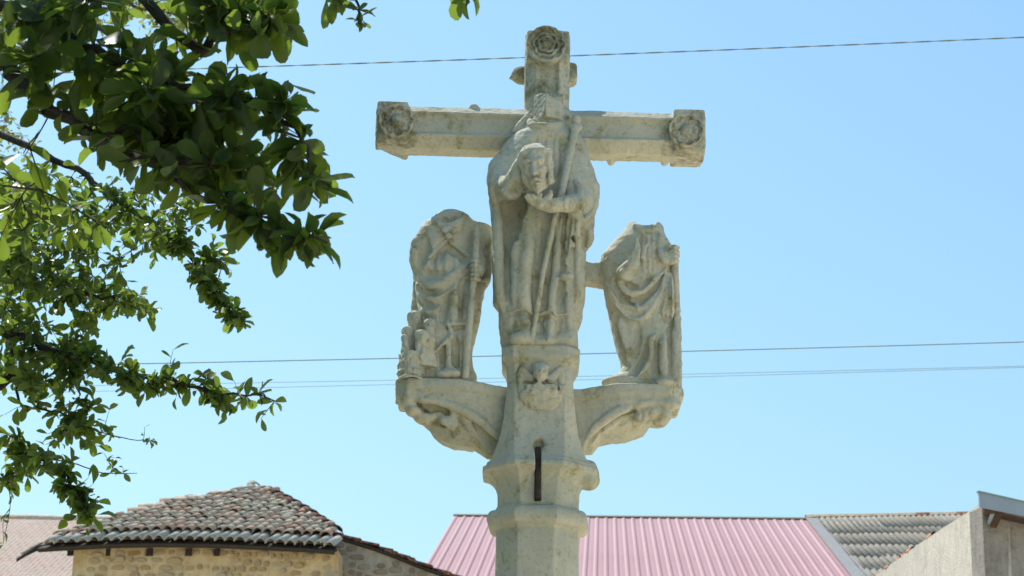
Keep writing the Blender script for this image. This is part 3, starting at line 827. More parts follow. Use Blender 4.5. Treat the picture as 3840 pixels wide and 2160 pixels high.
# mantle: swags across the body
for pts, r in ((((232, 590), (290, 680), (380, 690), (470, 640), (560, 570), (655, 505)), [.012, .016, .013, .01]),
               (((225, 620), (265, 760), (330, 800), (430, 750), (540, 650), (645, 555)), [.01, .016, .014, .009]),
               (((235, 680), (275, 860), (330, 880), (440, 810), (540, 720), (630, 620)), [.01, .016, .014, .008])):
    S.fold(c4(*pts), r, -.1, -.004, .016)
for pts in (((245, 640), (300, 735), (380, 740), (480, 690), (600, 590)), ((245, 720), (300, 830), (370, 830), (470, 760), (600, 650)), ((280, 570), (330, 600), (400, 590), (470, 575))):
    S.fold(c4(*pts), [.01, .016, .012, .006], -.1, -.004, .014, -1)
S.fold(c4((240, 300), (215, 420), (230, 540)), [.012, .016, .012], -.06, .004, .03); S.fold(c4((300, 300), (300, 420), (260, 520)), [.01, .02, .015], -.09, -.002, .02, -1)
# lower tunic
S.fold(c4((450, 985), (540, 990), (620, 982)), .008, -.09, -.004, .006); S.fold(c4((450, 1010), (540, 1014), (620, 1006)), .01, -.09, -.003, .006, -1)
S.fold(c4((470, 990), (505, 1060), (440, 1150), (350, 1235)), [.008, .01, .008], -.09, -.006, .008); S.fold(c4((520, 1090), (460, 1170), (370, 1260)), .014, -.09, -.003, .01, -1)
for pts, sg in ((((480, 760), (440, 880), (430, 980)), -1), (((590, 640), (575, 800), (590, 960)), -1), (((530, 740), (520, 860), (520, 970)), 1), (((640, 680), (625, 850), (612, 1000)), 1),
                (((430, 1180), (425, 1290), (425, 1380)), -1), (((400, 1230), (400, 1380)), 1), (((500, 1080), (490, 1230), (500, 1370)), 1), (((570, 1030), (565, 1200), (560, 1370)), 1), (((530, 1060), (530, 1250), (530, 1370)), -1)):
    S.fold(c4(*pts), .014, -.09, -.003, .016, sg)
S.ell(p3(c4((520, 1375)), -.085), (.035, .04, .02), .025); S.ell(p3(c4((440, 1385)), -.08), (.03, .04, .016), .025)
# arm and fingers on the staff
S.tube([P(c4((690, 400)), -.02, .03), P(c4((720, 540)), -.07, .03), P(c4((715, 570)), -.1, .026)], .02)
for v in (490, 525, 560, 597, 630): S.tube([P(c4((715, v + 6)), -.115, .0105), P(c4((690, v)), -.145, .0095), P(c4((664, v + 6)), -.135, .008)], .004)
S.fold(c4((760, 480), (790, 560), (785, 620), (740, 660)), .008, -.02, -.002, .01)
S.erode(.0009, .012, 70); S.erode(.0009, .04, 71)
saint = tag(S.build('saint_statue', STONE, cross), 'left headless saint with draped mantle and staff above a tub')
S = Sculpt((p3(c4((600, 0)), -.1)[0] - .06, -.2, zb_ - .02), (p3(c4((720, 0)), -.1)[0] + .05, -.03, zof(c4((700, 200)), -.1) + .03), .0035)
S.tube([P(c4((700, 235)), -.085, .014), P(c4((690, 480)), -.125, .014), P(c4((660, 800)), -.12, .014), P(c4((612, 1385)), -.11, .014)], .006)
S.erode(.0012, .015, 73); S.build('saint_staff', STONE, saint)
# tub and children
zb_t = zof(c4((200, 1400)), -.09)
tx, tz1 = pix(*c4((195, 1225)), -.07)
S = Sculpt((tx - .14, -.2, zb_t - .02), (tx + .14, .06, tz1 + .05), .0035)
w0 = abs(pix(*c4((90, 1300)), -.06)[0] - tx)
S.body([(tx - w0, tz1), (tx - w0 * .93, zb_t)], [(tx + w0, tz1), (tx + w0 * .93, zb_t)], [(0, -.055), (9, -.055)], [(0, .095), (9, .095)], tz1, zb_t, 2.0, .01, .008)
S.ell((tx, -.055, tz1 + .01), (w0 * .8, .075, .02), .006, -1)
for v in (1262, 1330, 1385):
    zz_ = zof(c4((195, v)), -.15)
    ring = [(tx + math.cos(a) * w0 * .99, -.055 + math.sin(a) * .096, zz_, .006) for a in np.linspace(0, 2 * math.pi, 25)]
    S.tube(ring, .005)
for a in np.linspace(-2.9, -.2, 12): S.tube([(tx + math.cos(a) * w0 * 1.0, -.055 + math.sin(a) * .097, zb_t, .0035), (tx + math.cos(a) * w0 * 1.02, -.055 + math.sin(a) * .099, tz1, .0035)], .004, -1)
S.erode(.0015, .012, 76); S.erode(.0022, .03, 77)
tub = tag(S.build('tub', STONE, saint), 'worn hooped tub at the foot of the left saint')
S = Sculpt((tx - .16, -.2, tz1 - .06), (tx + .17, .06, zof(c4((210, 880)), -.05) + .02), .0032)
for (u, v), y, r in (((212, 945), -.06, .033), ((158, 1050), -.08, .026), ((332, 1000), -.085, .031), ((275, 1088), -.115, .031), ((335, 1118), -.11, .024)):
    x, y_, z = p3(c4((u, v)), y)
    S.ell((x, y_, z), (r * .85, r * .95, r), .01)
    S.ell((x, y_ + .004, z + r * .35), (r * .98, r, r * .75), .006)
    for s_ in (-1, 1): S.ell((x + s_ * r * .36, y_ - r * .86, z - r * .02), (r * .2, r * .2, r * .14), .005, -1)
    S.tube([(x, y_ - r * .93, z + .002, r * .1), (x, y_ - r * 1.0, z - r * .28, r * .14)], .004)
    S.tube([(x - r * .25, y_ - r * .84, z - r * .52, r * .06), (x + r * .25, y_ - r * .84, z - r * .52, r * .06)], .004, -1)
    S.tube([(x, y_ + .006, z - r * .6, r * .6), (x + .005, y_ + .02, z - .09, r * 1.05), (x + .005, y_ + .02, max(z - .17, tz1 - .04), r * 1.1)], .015)
for (u0, v0), (u1, v1) in (((140, 1090), (150, 1200)), ((290, 1140), (270, 1230)), ((250, 1130), (235, 1220))):
    S.tube([P(c4((u0, v0)), -.11, .013), P(c4((u1, v1)), -.13, .011)], .006)
S.erode(.0013, .01, 78); S.erode(.002, .03, 79)
tag(S.build('children', STONE, saint), 'small heads and shoulders of children rising from the tub')

# --- right saint with raised hand
zt = zof(c5((650, 130)), 0); zb_ = zof(c5((650, 1405)), -.1)
L = xz(c5((545, 100), (480, 195), (400, 280), (322, 370), (302, 440), (328, 570), (360, 760), (400, 940), (430, 1080), (466, 1190), (478, 1250), (440, 1305), (335, 1350)), 0)
Rr = xz(c5((770, 105), (800, 150), (822, 230), (850, 275), (880, 330), (895, 480), (905, 700), (915, 900), (925, 1100), (932, 1390)), 0)
S = Sculpt((.12, -.21, zb_ - .03), (Rr[-1][0] + .08, .15, zt + .08), .0038)
S.body(L, Rr, [(zb_, .0), (zt, .005)], [(zb_, .095), (zof(c5((600, 560)), 0), .105), (zof(c5((600, 260)), 0), .095), (zt, .055)], zt + .012, zb_, 2.3, .02, .018)
x, z = pix(*c5((262, 520)), .03)
S.box((x - .01, .03, z), (.075, .045, .045), .02, 1, .012, ry=R(8))
S.ell(p3(c5((660, 120)), -.02), (.05, .05, .03), .012, -1)
S.fold(c5((575, 110), (590, 160), (640, 175), (720, 170), (748, 115)), .009, -.05, -.003, .008)
for u in (640, 678, 716): S.fold(c5((u, 190), (u + 6, 300), (u + 10, 400), (u + 14, 500)), [.004, .0085, .008, .003], -.09, .001, .012)
# swags
for pts, r in ((((452, 500), (480, 620), (560, 668), (680, 610), (830, 470)), [.01, .016, .016, .009]), (((350, 580), (430, 700), (560, 800), (650, 790), (760, 660), (835, 520)), [.01, .016, .014, .008]),
               (((380, 640), (470, 770), (590, 850), (680, 820), (790, 640)), [.008, .014, .012, .007])):
    S.fold(c5(*pts), r, -.1, -.005, .016)
for pts in (((420, 560), (470, 680), (560, 735), (680, 690), (800, 540)), ((400, 680), (500, 790), (600, 820), (700, 760)), ((500, 560), (560, 620), (650, 590), (740, 500))):
    S.fold(c5(*pts), [.01, .017, .014, .006], -.1, -.004, .014, -1)
S.fold(c5((540, 720), (590, 740), (605, 800)), .008, -.11, -.004, .008)
# fan of folds below the right hand
for u0, u1, v1 in ((835, 800, 840), (848, 830, 860), (860, 862, 880), (820, 740, 800)): S.fold(c5((u0, 500), ((u0 + u1) / 2, 680), (u1, v1)), [.006, .011, .011], -.1, -.005, .008)
for u0, u1, v1 in ((842, 815, 845), (855, 846, 865), (828, 775, 800)): S.fold(c5((u0, 520), ((u0 + u1) / 2, 690), (u1, v1)), [.004, .008, .009], -.1, -.002, .006, -1)
S.fold(c5((780, 850), (830, 868), (875, 888), (850, 940), (800, 985)), .012, -.1, .002, .008, -1)
S.fold(c5((740, 990), (700, 1040), (705, 1130), (670, 1230), (600, 1315)), [.012, .011, .009], -.09, -.006, .01); S.fold(c5((670, 1040), (665, 1130), (620, 1230), (540, 1310)), [.012, .018, .014], -.09, -.002, .014, -1)
for pts, sg in ((((770, 1010), (750, 1180), (740, 1340)), -1), (((800, 980), (800, 1180), (810, 1330)), 1), (((860, 960), (850, 1150), (850, 1350)), -1), (((890, 900), (898, 1150), (905, 1370)), 1), (((430, 820), (500, 1000), (530, 1180)), 1), (((390, 700), (450, 950), (505, 1180)), -1), (((600, 900), (600, 1050), (580, 1200)), -1)):
    S.fold(c5(*pts), .014, -.09, -.003, .018, sg)
S.ell(p3(c5((820, 1362)), -.1), (.045, .045, .022), .02)
S.tube([P(c5((350, 1352)), -.03, .012), P(c5((450, 1330)), -.06, .014), P(c5((560, 1345)), -.09, .014)], .02)
# blessing hand
S.tube([P(c5((500, 500)), -.115, .034), P(c5((560, 440)), -.13, .03), P(c5((580, 390)), -.135, .022)], .012)
S.tube([P(c5((580, 380)), -.142, .011), P(c5((588, 310)), -.15, .0095), P(c5((595, 245)), -.145, .009)], .004)
S.tube([P(c5((600, 385)), -.142, .011), P(c5((612, 320)), -.148, .0095), P(c5((600, 262)), -.138, .007)], .004)
S.tube([P(c5((560, 390)), -.145, .01), P(c5((578, 330)), -.155, .009), P(c5((605, 360)), -.158, .009), P(c5((600, 385)), -.15, .008)], .004)
S.tube([P(c5((545, 420)), -.145, .009), P(c5((525, 370)), -.14, .008)], .004)
S.tube([P(c5((640, 380)), -.12, .012), P(c5((660, 300)), -.12, .01), P(c5((680, 280)), -.115, .008)], .006)
S.fold(c5((480, 480), (500, 540), (580, 540)), .01, -.12, -.003, .01)
# hand on the right edge
S.tube([P(c5((815, 380)), -.09, .03), P(c5((860, 390)), -.09, .028), P(c5((885, 370)), -.08, .024)], .016)
for v in (300, 335, 370, 405): S.tube([P(c5((862, v + 4)), -.115, .0105), P(c5((890, v)), -.12, .01), P(c5((914, v + 8)), -.1, .008)], .004)
S.fold(c5((770, 200), (775, 330), (810, 410), (840, 400)), .01, -.09, -.003, .01)
S.erode(.0009, .012, 80); S.erode(.0009, .04, 81)
saint2 = tag(S.build('saint_statue', STONE, cross), 'right headless saint with one hand raised in blessing')
S = Sculpt((p3(c5((880, 0)), -.06)[0] - .05, -.15, zb_ - .02), (p3(c5((935, 0)), -.06)[0] + .06, .05, zof(c5((890, 300)), -.06)), .0035)
S.tube([P(c5((890, 330)), -.065, .013), P(c5((892, 480)), -.065, .016), P(c5((905, 800)), -.06, .017), P(c5((918, 1390)), -.06, .018)], .006)
S.erode(.0022, .018, 83); S.build('saint_staff', STONE, saint2)
# ------------------------------------------------------------------ ground
GROUND, nt, b = new_mat('pale_gravel')
co = objco(nt)
c = mix(nt, noise(nt, .25, 5, .6, co), (.72, .61, .43), (.66, .555, .39))
c = mix(nt, ramp(nt, noise(nt, 40, 4, .6, co), [(.4, (0, 0, 0)), (.7, (1, 1, 1))]), c, (.5, .42, .3))
nt.links.new(c, b.inputs['Base Color']); b.inputs['Roughness'].default_value = .95
bump(nt, b, noise(nt, 60, 4, .6, co), .6, .02)
xs = np.concatenate([np.linspace(-1500, -120, 8), np.linspace(-100, 100, 41), np.linspace(120, 1500, 8)])
ys = np.concatenate([np.linspace(-1500, -60, 8), np.linspace(-50, 120, 69), np.linspace(150, 3000, 10)])
V = np.array([(x, y, terrain(x, y)) for y in ys for x in xs], np.float32)
nx = len(xs)
Fq = np.array([(j * nx + i, j * nx + i + 1, (j + 1) * nx + i + 1, (j + 1) * nx + i) for j in range(len(ys) - 1) for i in range(nx - 1)])
tag(add_obj('ground', mesh_np('ground', V, Fq, GROUND, True)), kind='structure')
ADDED_GRASS, nt, b = new_mat('added_dark_lawn')  # unseen dark lawn, added to cut ground bounce on the cross's left faces
co = objco(nt)
c = mix(nt, ramp(nt, noise(nt, .7, 6, .65, co), [(.4, (0, 0, 0)), (.65, (1, 1, 1))]), (.045, .065, .02), (.09, .09, .035))
c = mix(nt, ramp(nt, noise(nt, 30, 4, .6, co), [(.4, (0, 0, 0)), (.7, (.8, .8, .8))]), c, (.03, .045, .014))
nt.links.new(c, b.inputs['Base Color']); b.inputs['Roughness'].default_value = .95
bump(nt, b, noise(nt, 50, 5, .7, co), .9, .05)
xs = np.linspace(-60, -2.5, 60); ys = np.linspace(-40, 14, 61)
V = np.array([(x + (.25 * math.sin(y * .7) if x > -3.5 else 0), y, terrain(x, y) + .02) for y in ys for x in xs], np.float32)
nx = len(xs)
Fq = np.array([(j * nx + i, j * nx + i + 1, (j + 1) * nx + i + 1, (j + 1) * nx + i) for j in range(len(ys) - 1) for i in range(nx - 1)])
tag(add_obj('added_lawn', mesh_np('added_lawn', V, Fq, ADDED_GRASS, True)), kind='structure')
# ------------------------------------------------------------------ materials of the village
def tile_mat(name, stops, grit=(.09, .085, .07)):
    m, nt, b = new_mat(name)
    oi = N(nt, 'ShaderNodeObjectInfo')
    co = objco(nt)
    c = ramp(nt, oi.outputs['Random'], stops)
    off = N(nt, 'ShaderNodeVectorMath', operation='ADD')
    sc_ = N(nt, 'ShaderNodeVectorMath', operation='SCALE'); sc_.inputs['Scale'].default_value = 37.0
    nt.links.new(oi.outputs['Location'], sc_.inputs[0]); nt.links.new(co, off.inputs[0]); nt.links.new(sc_.outputs[0], off.inputs[1])
    v = off.outputs[0]
    c = mix(nt, ramp(nt, noise(nt, 9, 5, .65, v), [(.42, (0, 0, 0)), (.66, (.8, .8, .8))]), c, grit)
    c = mix(nt, ramp(nt, noise(nt, 24, 4, .6, v), [(.52, (0, 0, 0)), (.7, (.7, .7, .7))]), c, (.52, .47, .38))
    nt.links.new(c, b.inputs['Base Color']); b.inputs['Roughness'].default_value = .95; b.inputs['Specular IOR Level'].default_value = .15
    bump(nt, b, noise(nt, 45, 4, .6, v), .5, .01)
    return m
TILE = tile_mat('lichened_clay_tile', [(0, (.66, .56, .43)), (.3, (.58, .49, .37)), (.5, (.70, .60, .46)), (.6, (.62, .50, .38)), (.66, (.66, .38, .27)), (.8, (.66, .54, .42)), (.86, (.70, .38, .26)), (1, (.60, .50, .39))], (.42, .35, .25))
TILE_GREY = tile_mat('grey_mortared_tile', [(0, (.46, .44, .38)), (.5, (.55, .53, .47)), (1, (.5, .47, .41))], (.3, .28, .23))
TILE_RED = tile_mat('red_clay_tile', [(0, (.22, .08, .05)), (.5, (.16, .06, .045)), (1, (.3, .13, .08))], (.05, .035, .03))
TILE_ORANGE = tile_mat('orange_clay_tile', [(0, (.5, .2, .09)), (1, (.36, .14, .07))], (.12, .07, .04))
def plain(name, col, rough=.85, spec=.3, var=.25, scale=6, bumpd=.004):
    m, nt, b = new_mat(name)
    co = objco(nt)
    c = mix(nt, ramp(nt, noise(nt, scale, 5, .6, co), [(.35, (0, 0, 0)), (.7, (1, 1, 1))]), col, tuple(q * (1 - var) for q in col))
    nt.links.new(c, b.inputs['Base Color']); b.inputs['Roughness'].default_value = rough
    b.inputs['Specular IOR Level'].default_value = spec
    bump(nt, b, noise(nt, scale * 8, 4, .6, co), .4, bumpd)
    return m
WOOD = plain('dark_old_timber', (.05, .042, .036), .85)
PAN = plain('lichened_pan_tile', (.36, .32, .25), .95, .1, .5, 9)
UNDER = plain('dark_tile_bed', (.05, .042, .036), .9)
BROWN = plain('brown_timber', (.085, .05, .035), .8)
def render_mat(name, a, b_, c_, sc=1.0):
    m, nt, b = new_mat(name)
    co = objco(nt)
    c = mix(nt, ramp(nt, noise(nt, 1.6 * sc, 6, .65, co, .5), [(.38, (0, 0, 0)), (.62, (1, 1, 1))]), a, b_)
    c = mix(nt, ramp(nt, noise(nt, 7 * sc, 5, .65, co, .3), [(.5, (0, 0, 0)), (.7, (.8, .8, .8))]), c, c_)
    c = mix(nt, ramp(nt, noise(nt, 6 * sc, 5, .65, objco(nt, (1.5, 1.5, .25))), [(.52, (0, 0, 0)), (.75, (.5, .5, .5))]), c, tuple(q * .6 for q in c_))
    nt.links.new(c, b.inputs['Base Color']); b.inputs['Roughness'].default_value = .95
    bump(nt, b, noise(nt, 14 * sc, 6, .65, co), .8, .03)
    return m
MORTAR = render_mat('lime_mortar', (.68, .56, .36), (.60, .46, .26), (.48, .31, .12))
GREYWALL = render_mat('grey_rubble_render', (.42, .38, .31), (.32, .29, .25), (.24, .2, .15))
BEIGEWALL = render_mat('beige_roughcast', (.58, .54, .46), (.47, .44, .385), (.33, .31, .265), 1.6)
SHADEWALL = render_mat('shaded_roughcast', (.36, .33, .29), (.29, .27, .245), (.21, .18, .145), 1.6)  # darker copy of the roughcast: the front wall's shade is in its colour
def stone_var(name, stops):
    m, nt, b = new_mat(name)
    oi = N(nt, 'ShaderNodeObjectInfo'); co = objco(nt)
    c = ramp(nt, oi.outputs['Random'], stops)
    c = mix(nt, ramp(nt, noise(nt, 12, 5, .65, co), [(.4, (0, 0, 0)), (.7, (.7, .7, .7))]), c, (.36, .30, .2))
    nt.links.new(c, b.inputs['Base Color']); b.inputs['Roughness'].default_value = .95
    bump(nt, b, noise(nt, 20, 5, .65, co), .7, .02)
    return m
OCHRE = stone_var('ochre_rubble', [(0, (.56, .46, .30)), (.25, (.60, .50, .34)), (.45, (.52, .38, .2)), (.6, (.58, .49, .35)), (.75, (.47, .30, .12)), (.88, (.55, .47, .34)), (1, (.40, .29, .16))])
RUBBLE = stone_var('grey_rubble', [(0, (.3, .26, .2)), (.35, (.24, .2, .16)), (.6, (.36, .32, .26)), (.8, (.25, .16, .12)), (1, (.33, .28, .18))])

def barrel_tile(name, r0, r1, L, mat, th=.014, seg=7):
    """half-round tile along +y (up the slope), crown towards +z, wide end at y=0"""
    V, Fc = [], []
    for y, r in ((0, r0), (L, r1)):
        for rr in (r, r - th):
            for j in range(seg):
                a = math.pi * j / (seg - 1)
                V.append((-math.cos(a) * rr, y, math.sin(a) * rr * .85))
    o = lambda e, i, j: (e * 2 + i) * seg + j
    for j in range(seg - 1):
        Fc.append((o(0, 0, j), o(0, 0, j + 1), o(1, 0, j + 1), o(1, 0, j)))
        Fc.append((o(0, 1, j + 1), o(0, 1, j), o(1, 1, j), o(1, 1, j + 1)))
        Fc.append((o(0, 0, j + 1), o(0, 0, j), o(0, 1, j), o(0, 1, j + 1)))
    for j in (0, seg - 1):
        Fc.append((o(0, 0, j), o(1, 0, j), o(1, 1, j), o(0, 1, j)))
    return mesh_np(name, V, Fc, mat, True)
def frame(o, x, y, z):
    m = Matrix((x, y, z)).transposed().to_4x4()
    m.translation = o
    return m

# ------------------------------------------------------------------ old house with the hipped tile roof
SLOPE, PSI, HY = R(24.0), R(9.0), 38.0
up_s = Vector((math.sin(PSI) * math.cos(SLOPE), math.cos(PSI) * math.cos(SLOPE), math.sin(SLOPE)))
ac = Vector((math.cos(PSI), -math.sin(PSI), 0))
nr = ac.cross(up_s)
E0 = at(700, 2026, HY)
house = tag(empty('old_stone_house', (E0.x, E0.y + 2, terrain(0, HY))), 'old stone house with mossy hipped roof of round clay tiles', 'house')
HOFF = house.location.copy()
def ab(u, v):
    p = on_plane(u, v, E0, nr) - E0
    return p.dot(ac), p.dot(up_s)
def pab(a, b, h=0.0): return E0 + ac * a + up_s * b + nr * h
eave = [ab(*q) for q in ((60, 2082), (100, 2058), (136, 2042), (250, 2035), (416, 2026), (579, 2023), (696, 2024), (783, 2025), (860, 2028), (976, 2033), (1063, 2038), (1147, 2041), (1250, 2050))]
topc = [ab(*q) for q in ((60, 2078), (136, 2032), (350, 1985), (520, 1925), (640, 1892), (800, 1870), (900, 1853), (975, 1842), (1010, 1850), (1130, 1920), (1240, 2000), (1262, 2040))]
ea, eb = [q[0] for q in eave], [q[1] for q in eave]
ta, tb = [q[0] for q in topc], [q[1] for q in topc]
# the top boundary doubles back in a: split at the apex
ap = max(range(len(tb)), key=lambda i: tb[i])
def b_top(a):
    l = np.interp(a, ta[:ap + 1], tb[:ap + 1], left=-9) if a <= ta[ap] else -9
    if a > ta[ap] - 1e-6:
        rr = sorted(zip(ta[ap:], tb[ap:])); l = np.interp(a, [q[0] for q in rr], [q[1] for q in rr], right=-9)
    return l
def hl(p): return Vector(p) - HOFF
roof = empty('roof', (0, 0, 0), parent=house)
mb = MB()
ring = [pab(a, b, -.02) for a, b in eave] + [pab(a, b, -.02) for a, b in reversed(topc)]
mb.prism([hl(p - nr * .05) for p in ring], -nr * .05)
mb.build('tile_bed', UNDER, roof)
mb = MB()
ring = [pab(a, b + .3, -.02) for a, b in eave] + [pab(a, max(b, np.interp(a, ea, eb) + .31), -.02) for a, b in reversed(topc)]
mb.prism([hl(p) for p in ring], -nr * .03)
mb.build('pan_tile_bed', PAN, roof)
t_old = barrel_tile('tile', .098, .078, .42, TILE); t_grey = barrel_tile('tile', .098, .08, .62, TILE_GREY); t_big = barrel_tile('ridge_tile', .13, .11, .5, TILE)
g = random.Random(11)
PITCHA = .186
a = min(ea) + .25
ntile = 0
while a < max(max(ea), max(ta)) + .05:
    be = np.interp(a, ea, eb); bt = b_top(a)
    b_ = be - .03; row = 0
    while b_ < bt - (.05 if row else -.0):
        me = t_grey if row == 0 else t_old
        tilt = R(g.uniform(1.0, 2.8)) if row else R(.5)
        y = (up_s * math.cos(tilt) + nr * -math.sin(tilt)); z = ac.cross(y)
        tw = R(g.uniform(-5, 5)); x = ac * math.cos(tw) + y * math.sin(tw); y2 = (y * math.cos(tw) - ac * math.sin(tw)).normalized()
        o = add_obj('tile', me, roof)
        h = (.0 if row == 0 else .055) + g.uniform(-.008, .012)
        s_ = g.uniform(.92, 1.08)
        p = pab(a + g.uniform(-.012, .012), b_ + g.uniform(-.03, .03) * (row > 0), h)
        o.matrix_local = frame(hl(p), x * s_, y2, z * g.uniform(.9, 1.15))
        ntile += 1
        b_ += .52 if row == 0 else .335 * g.uniform(.93, 1.07)
        row += 1
    a += PITCHA * g.uniform(.96, 1.04)
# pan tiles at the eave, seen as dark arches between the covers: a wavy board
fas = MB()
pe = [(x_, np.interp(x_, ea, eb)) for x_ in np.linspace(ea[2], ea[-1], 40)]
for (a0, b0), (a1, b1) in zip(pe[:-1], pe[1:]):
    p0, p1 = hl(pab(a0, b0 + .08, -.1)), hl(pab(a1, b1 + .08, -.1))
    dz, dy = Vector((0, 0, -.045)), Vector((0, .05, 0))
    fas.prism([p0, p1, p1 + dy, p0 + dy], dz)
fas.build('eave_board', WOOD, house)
# ridge tiles along the right hip, hip shadow put into their dark red, and the mortared tip
hip = [(1010, 1852), (1075, 1885), (1140, 1922), (1200, 1962), (1255, 2000)]
hp3 = [on_plane(u, v, E0, nr) for u, v in hip]
ridge_me = barrel_tile('ridge_tile', .15, .12, .5, TILE_RED)
for p0, p1 in zip(hp3[:-1], hp3[1:]):
    d = p1 - p0; n = max(1, int(d.length / .42))
    for i in range(n):
        q = p0 + d * ((i + 1) / n)
        y = (-d).normalized(); x = y.cross(Vector((0, 0, 1))).normalized(); z = x.cross(y)
        o = add_obj('ridge_tile', ridge_me, roof)
        o.matrix_local = frame(hl(q + Vector((0, .02, .03))), x, (y + z * g.uniform(-.03, .03)).normalized(), z)
mbk = MB()                                    # the slope falling away behind the hip, its shadow put into the dark colour
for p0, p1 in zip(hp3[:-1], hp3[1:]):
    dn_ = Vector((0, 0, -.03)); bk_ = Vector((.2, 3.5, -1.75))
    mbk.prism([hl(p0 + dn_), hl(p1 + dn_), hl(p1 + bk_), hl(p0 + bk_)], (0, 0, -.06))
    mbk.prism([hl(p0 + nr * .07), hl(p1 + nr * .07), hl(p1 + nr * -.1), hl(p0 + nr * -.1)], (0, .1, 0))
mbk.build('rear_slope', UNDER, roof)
for (u, v, w, m_) in ((930, 1848, .16, TILE), (960, 1838, .2, TILE_GREY), (990, 1848, .18, TILE_RED), (1000, 1858, .16, TILE), (895, 1858, .14, TILE), (945, 1862, .18, TILE), (975, 1858, .2, UNDER)):
    p = on_plane(u, v, E0, nr) + nr * .03
    me = barrel_tile('ridge_tile', w * .62, w * .5, w * 2.0, m_)
    o = add_obj('ridge_tile', me, roof)
    th = g.uniform(-.5, .6)
    x = (ac * math.cos(th) + up_s * math.sin(th)); y = (up_s * math.cos(th) - ac * math.sin(th)); y = (y + nr * g.uniform(-.1, .08)).normalized(); x = y.cross(nr).normalized(); z = x.cross(y)
    o.matrix_local = frame(hl(p), x, y, z)
for (u, v) in ((640, 1893), (560, 1915), (520, 1930), (700, 1886), (830, 1868)):      # loose tiles along the upper edge
    p = on_plane(u, v, E0, nr)
    o = add_obj('ridge_tile', t_big, roof)
    y = (ac + up_s * .35).normalized(); x = y.cross(nr).normalized()
    o.matrix_local = frame(hl(p + nr * .04 - y * .2), x, y, x.cross(y))
# walls: round front following the eave, set back below it
inset = [(q[0], q[1] + .34) for q in eave[3:]]
wp = [pab(a, b, -.2) for a, b in inset]
zt_w = [p.z + .06 for p in wp]
zg = terrain(0, HY) - .6
foot = [Vector((p.x, p.y, 0)) for p in wp]
wall = MB()
for i in range(len(foot) - 1):
    p0, p1 = foot[i], foot[i + 1]
    wall.quad(hl((p0.x, p0.y, zg)), hl((p1.x, p1.y, zg)), hl((p1.x, p1.y, zt_w[i + 1])), hl((p0.x, p0.y, zt_w[i])))
lx, rx_ = foot[0], foot[-1]
zt0 = min(zt_w) 
for p0, p1 in ((Vector((lx.x - .2, lx.y + 6, 0)), lx), (rx_, Vector((rx_.x + .3, rx_.y + 6, 0))), (Vector((rx_.x + .3, rx_.y + 6, 0)), Vector((lx.x - .2, lx.y + 6, 0)))):
    wall.quad(hl((p0.x, p0.y, zg)), hl((p1.x, p1.y, zg)), hl((p1.x, p1.y, zt0)), hl((p0.x, p0.y, zt0)))
wall_o = wall.build('wall', MORTAR, house)
def rubble_mesh(name, seed, mat):
    g_ = random.Random(seed); bm = bmesh.new()
    n = 9
    pts = [(math.cos(2 * math.pi * i / n) * g_.uniform(.8, 1.0), math.sin(2 * math.pi * i / n) * g_.uniform(.75, 1.0)) for i in range(n)]
    base = [bm.verts.new((max(-.9, min(.9, x * 1.15)), 0, max(-.85, min(.85, z * 1.15)))) for x, z in pts]
    topv = [bm.verts.new((v.co.x * .82, -1 + g_.uniform(-.2, .2), v.co.z * .8)) for v in base]
    bm.faces.new(topv)
    for i in range(n): bm.faces.new((base[i], base[(i + 1) % n], topv[(i + 1) % n], topv[i]))
    bmesh.ops.recalc_face_normals(bm, faces=bm.faces)
    me = bpy.data.meshes.new(name); bm.to_mesh(me); bm.free(); me.materials.append(mat)
    return me
ochre_ms = [rubble_mesh('stone', s_, OCHRE) for s_ in range(6)]
cum = [0]
for i in range(len(foot) - 1): cum.append(cum[-1] + (foot[i + 1] - foot[i]).length)
def along(s_):
    i = min(max(np.searchsorted(cum, s_) - 1, 0), len(foot) - 2)
    t = (s_ - cum[i]) / (cum[i + 1] - cum[i])
    d = (foot[i + 1] - foot[i]).normalized()
    return foot[i].lerp(foot[i + 1], t), d, zt_w[i] * (1 - t) + zt_w[i + 1] * t
zrow = 0.1; nst = 0
while zrow < 1.25:
    hh_ = g.uniform(.09, .18); s_ = g.uniform(.05, .3)
    while s_ < cum[-1] - .15:
        w = g.uniform(.07, .36) * g.choice((1, 1, .6))
        if g.random() < (.9 if zrow < .35 else .72):
            p, d, zt_ = along(s_ + w / 2)
            o = add_obj('stone', g.choice(ochre_ms), wall_o)
            nrm = Vector((d.y, -d.x, 0))
            o.matrix_local = frame(hl((p.x, p.y, zt_ - zrow - hh_ / 2 + g.uniform(-.02, .02))), d * (w / 2) * g.choice((-1, 1)), -nrm * g.uniform(.01, .045), (Vector((0, 0, 1)) + d * g.uniform(-.25, .25)) * hh_ * g.uniform(.36, .56))
            nst += 1
        s_ += w + g.uniform(.0, .05)
    zrow += hh_ + .015
for u in (283, 423, 577, 724, 830, 943, 1052, 1155):                                      # rafter feet
    p = on_plane(u - 10, 2046, E0 - nr * .18, nr)
    m = MB(); dirn = Vector((up_s.x, up_s.y, up_s.z * .5)).normalized(); x = ac
    m.box(hl(p + dirn * .12 - Vector((0, 0, .12))), x * .05, dirn * .24, Vector((0, 0, .065)))
    m.build('rafter', WOOD, house)
print('tiles', ntile, 'stones', nst)
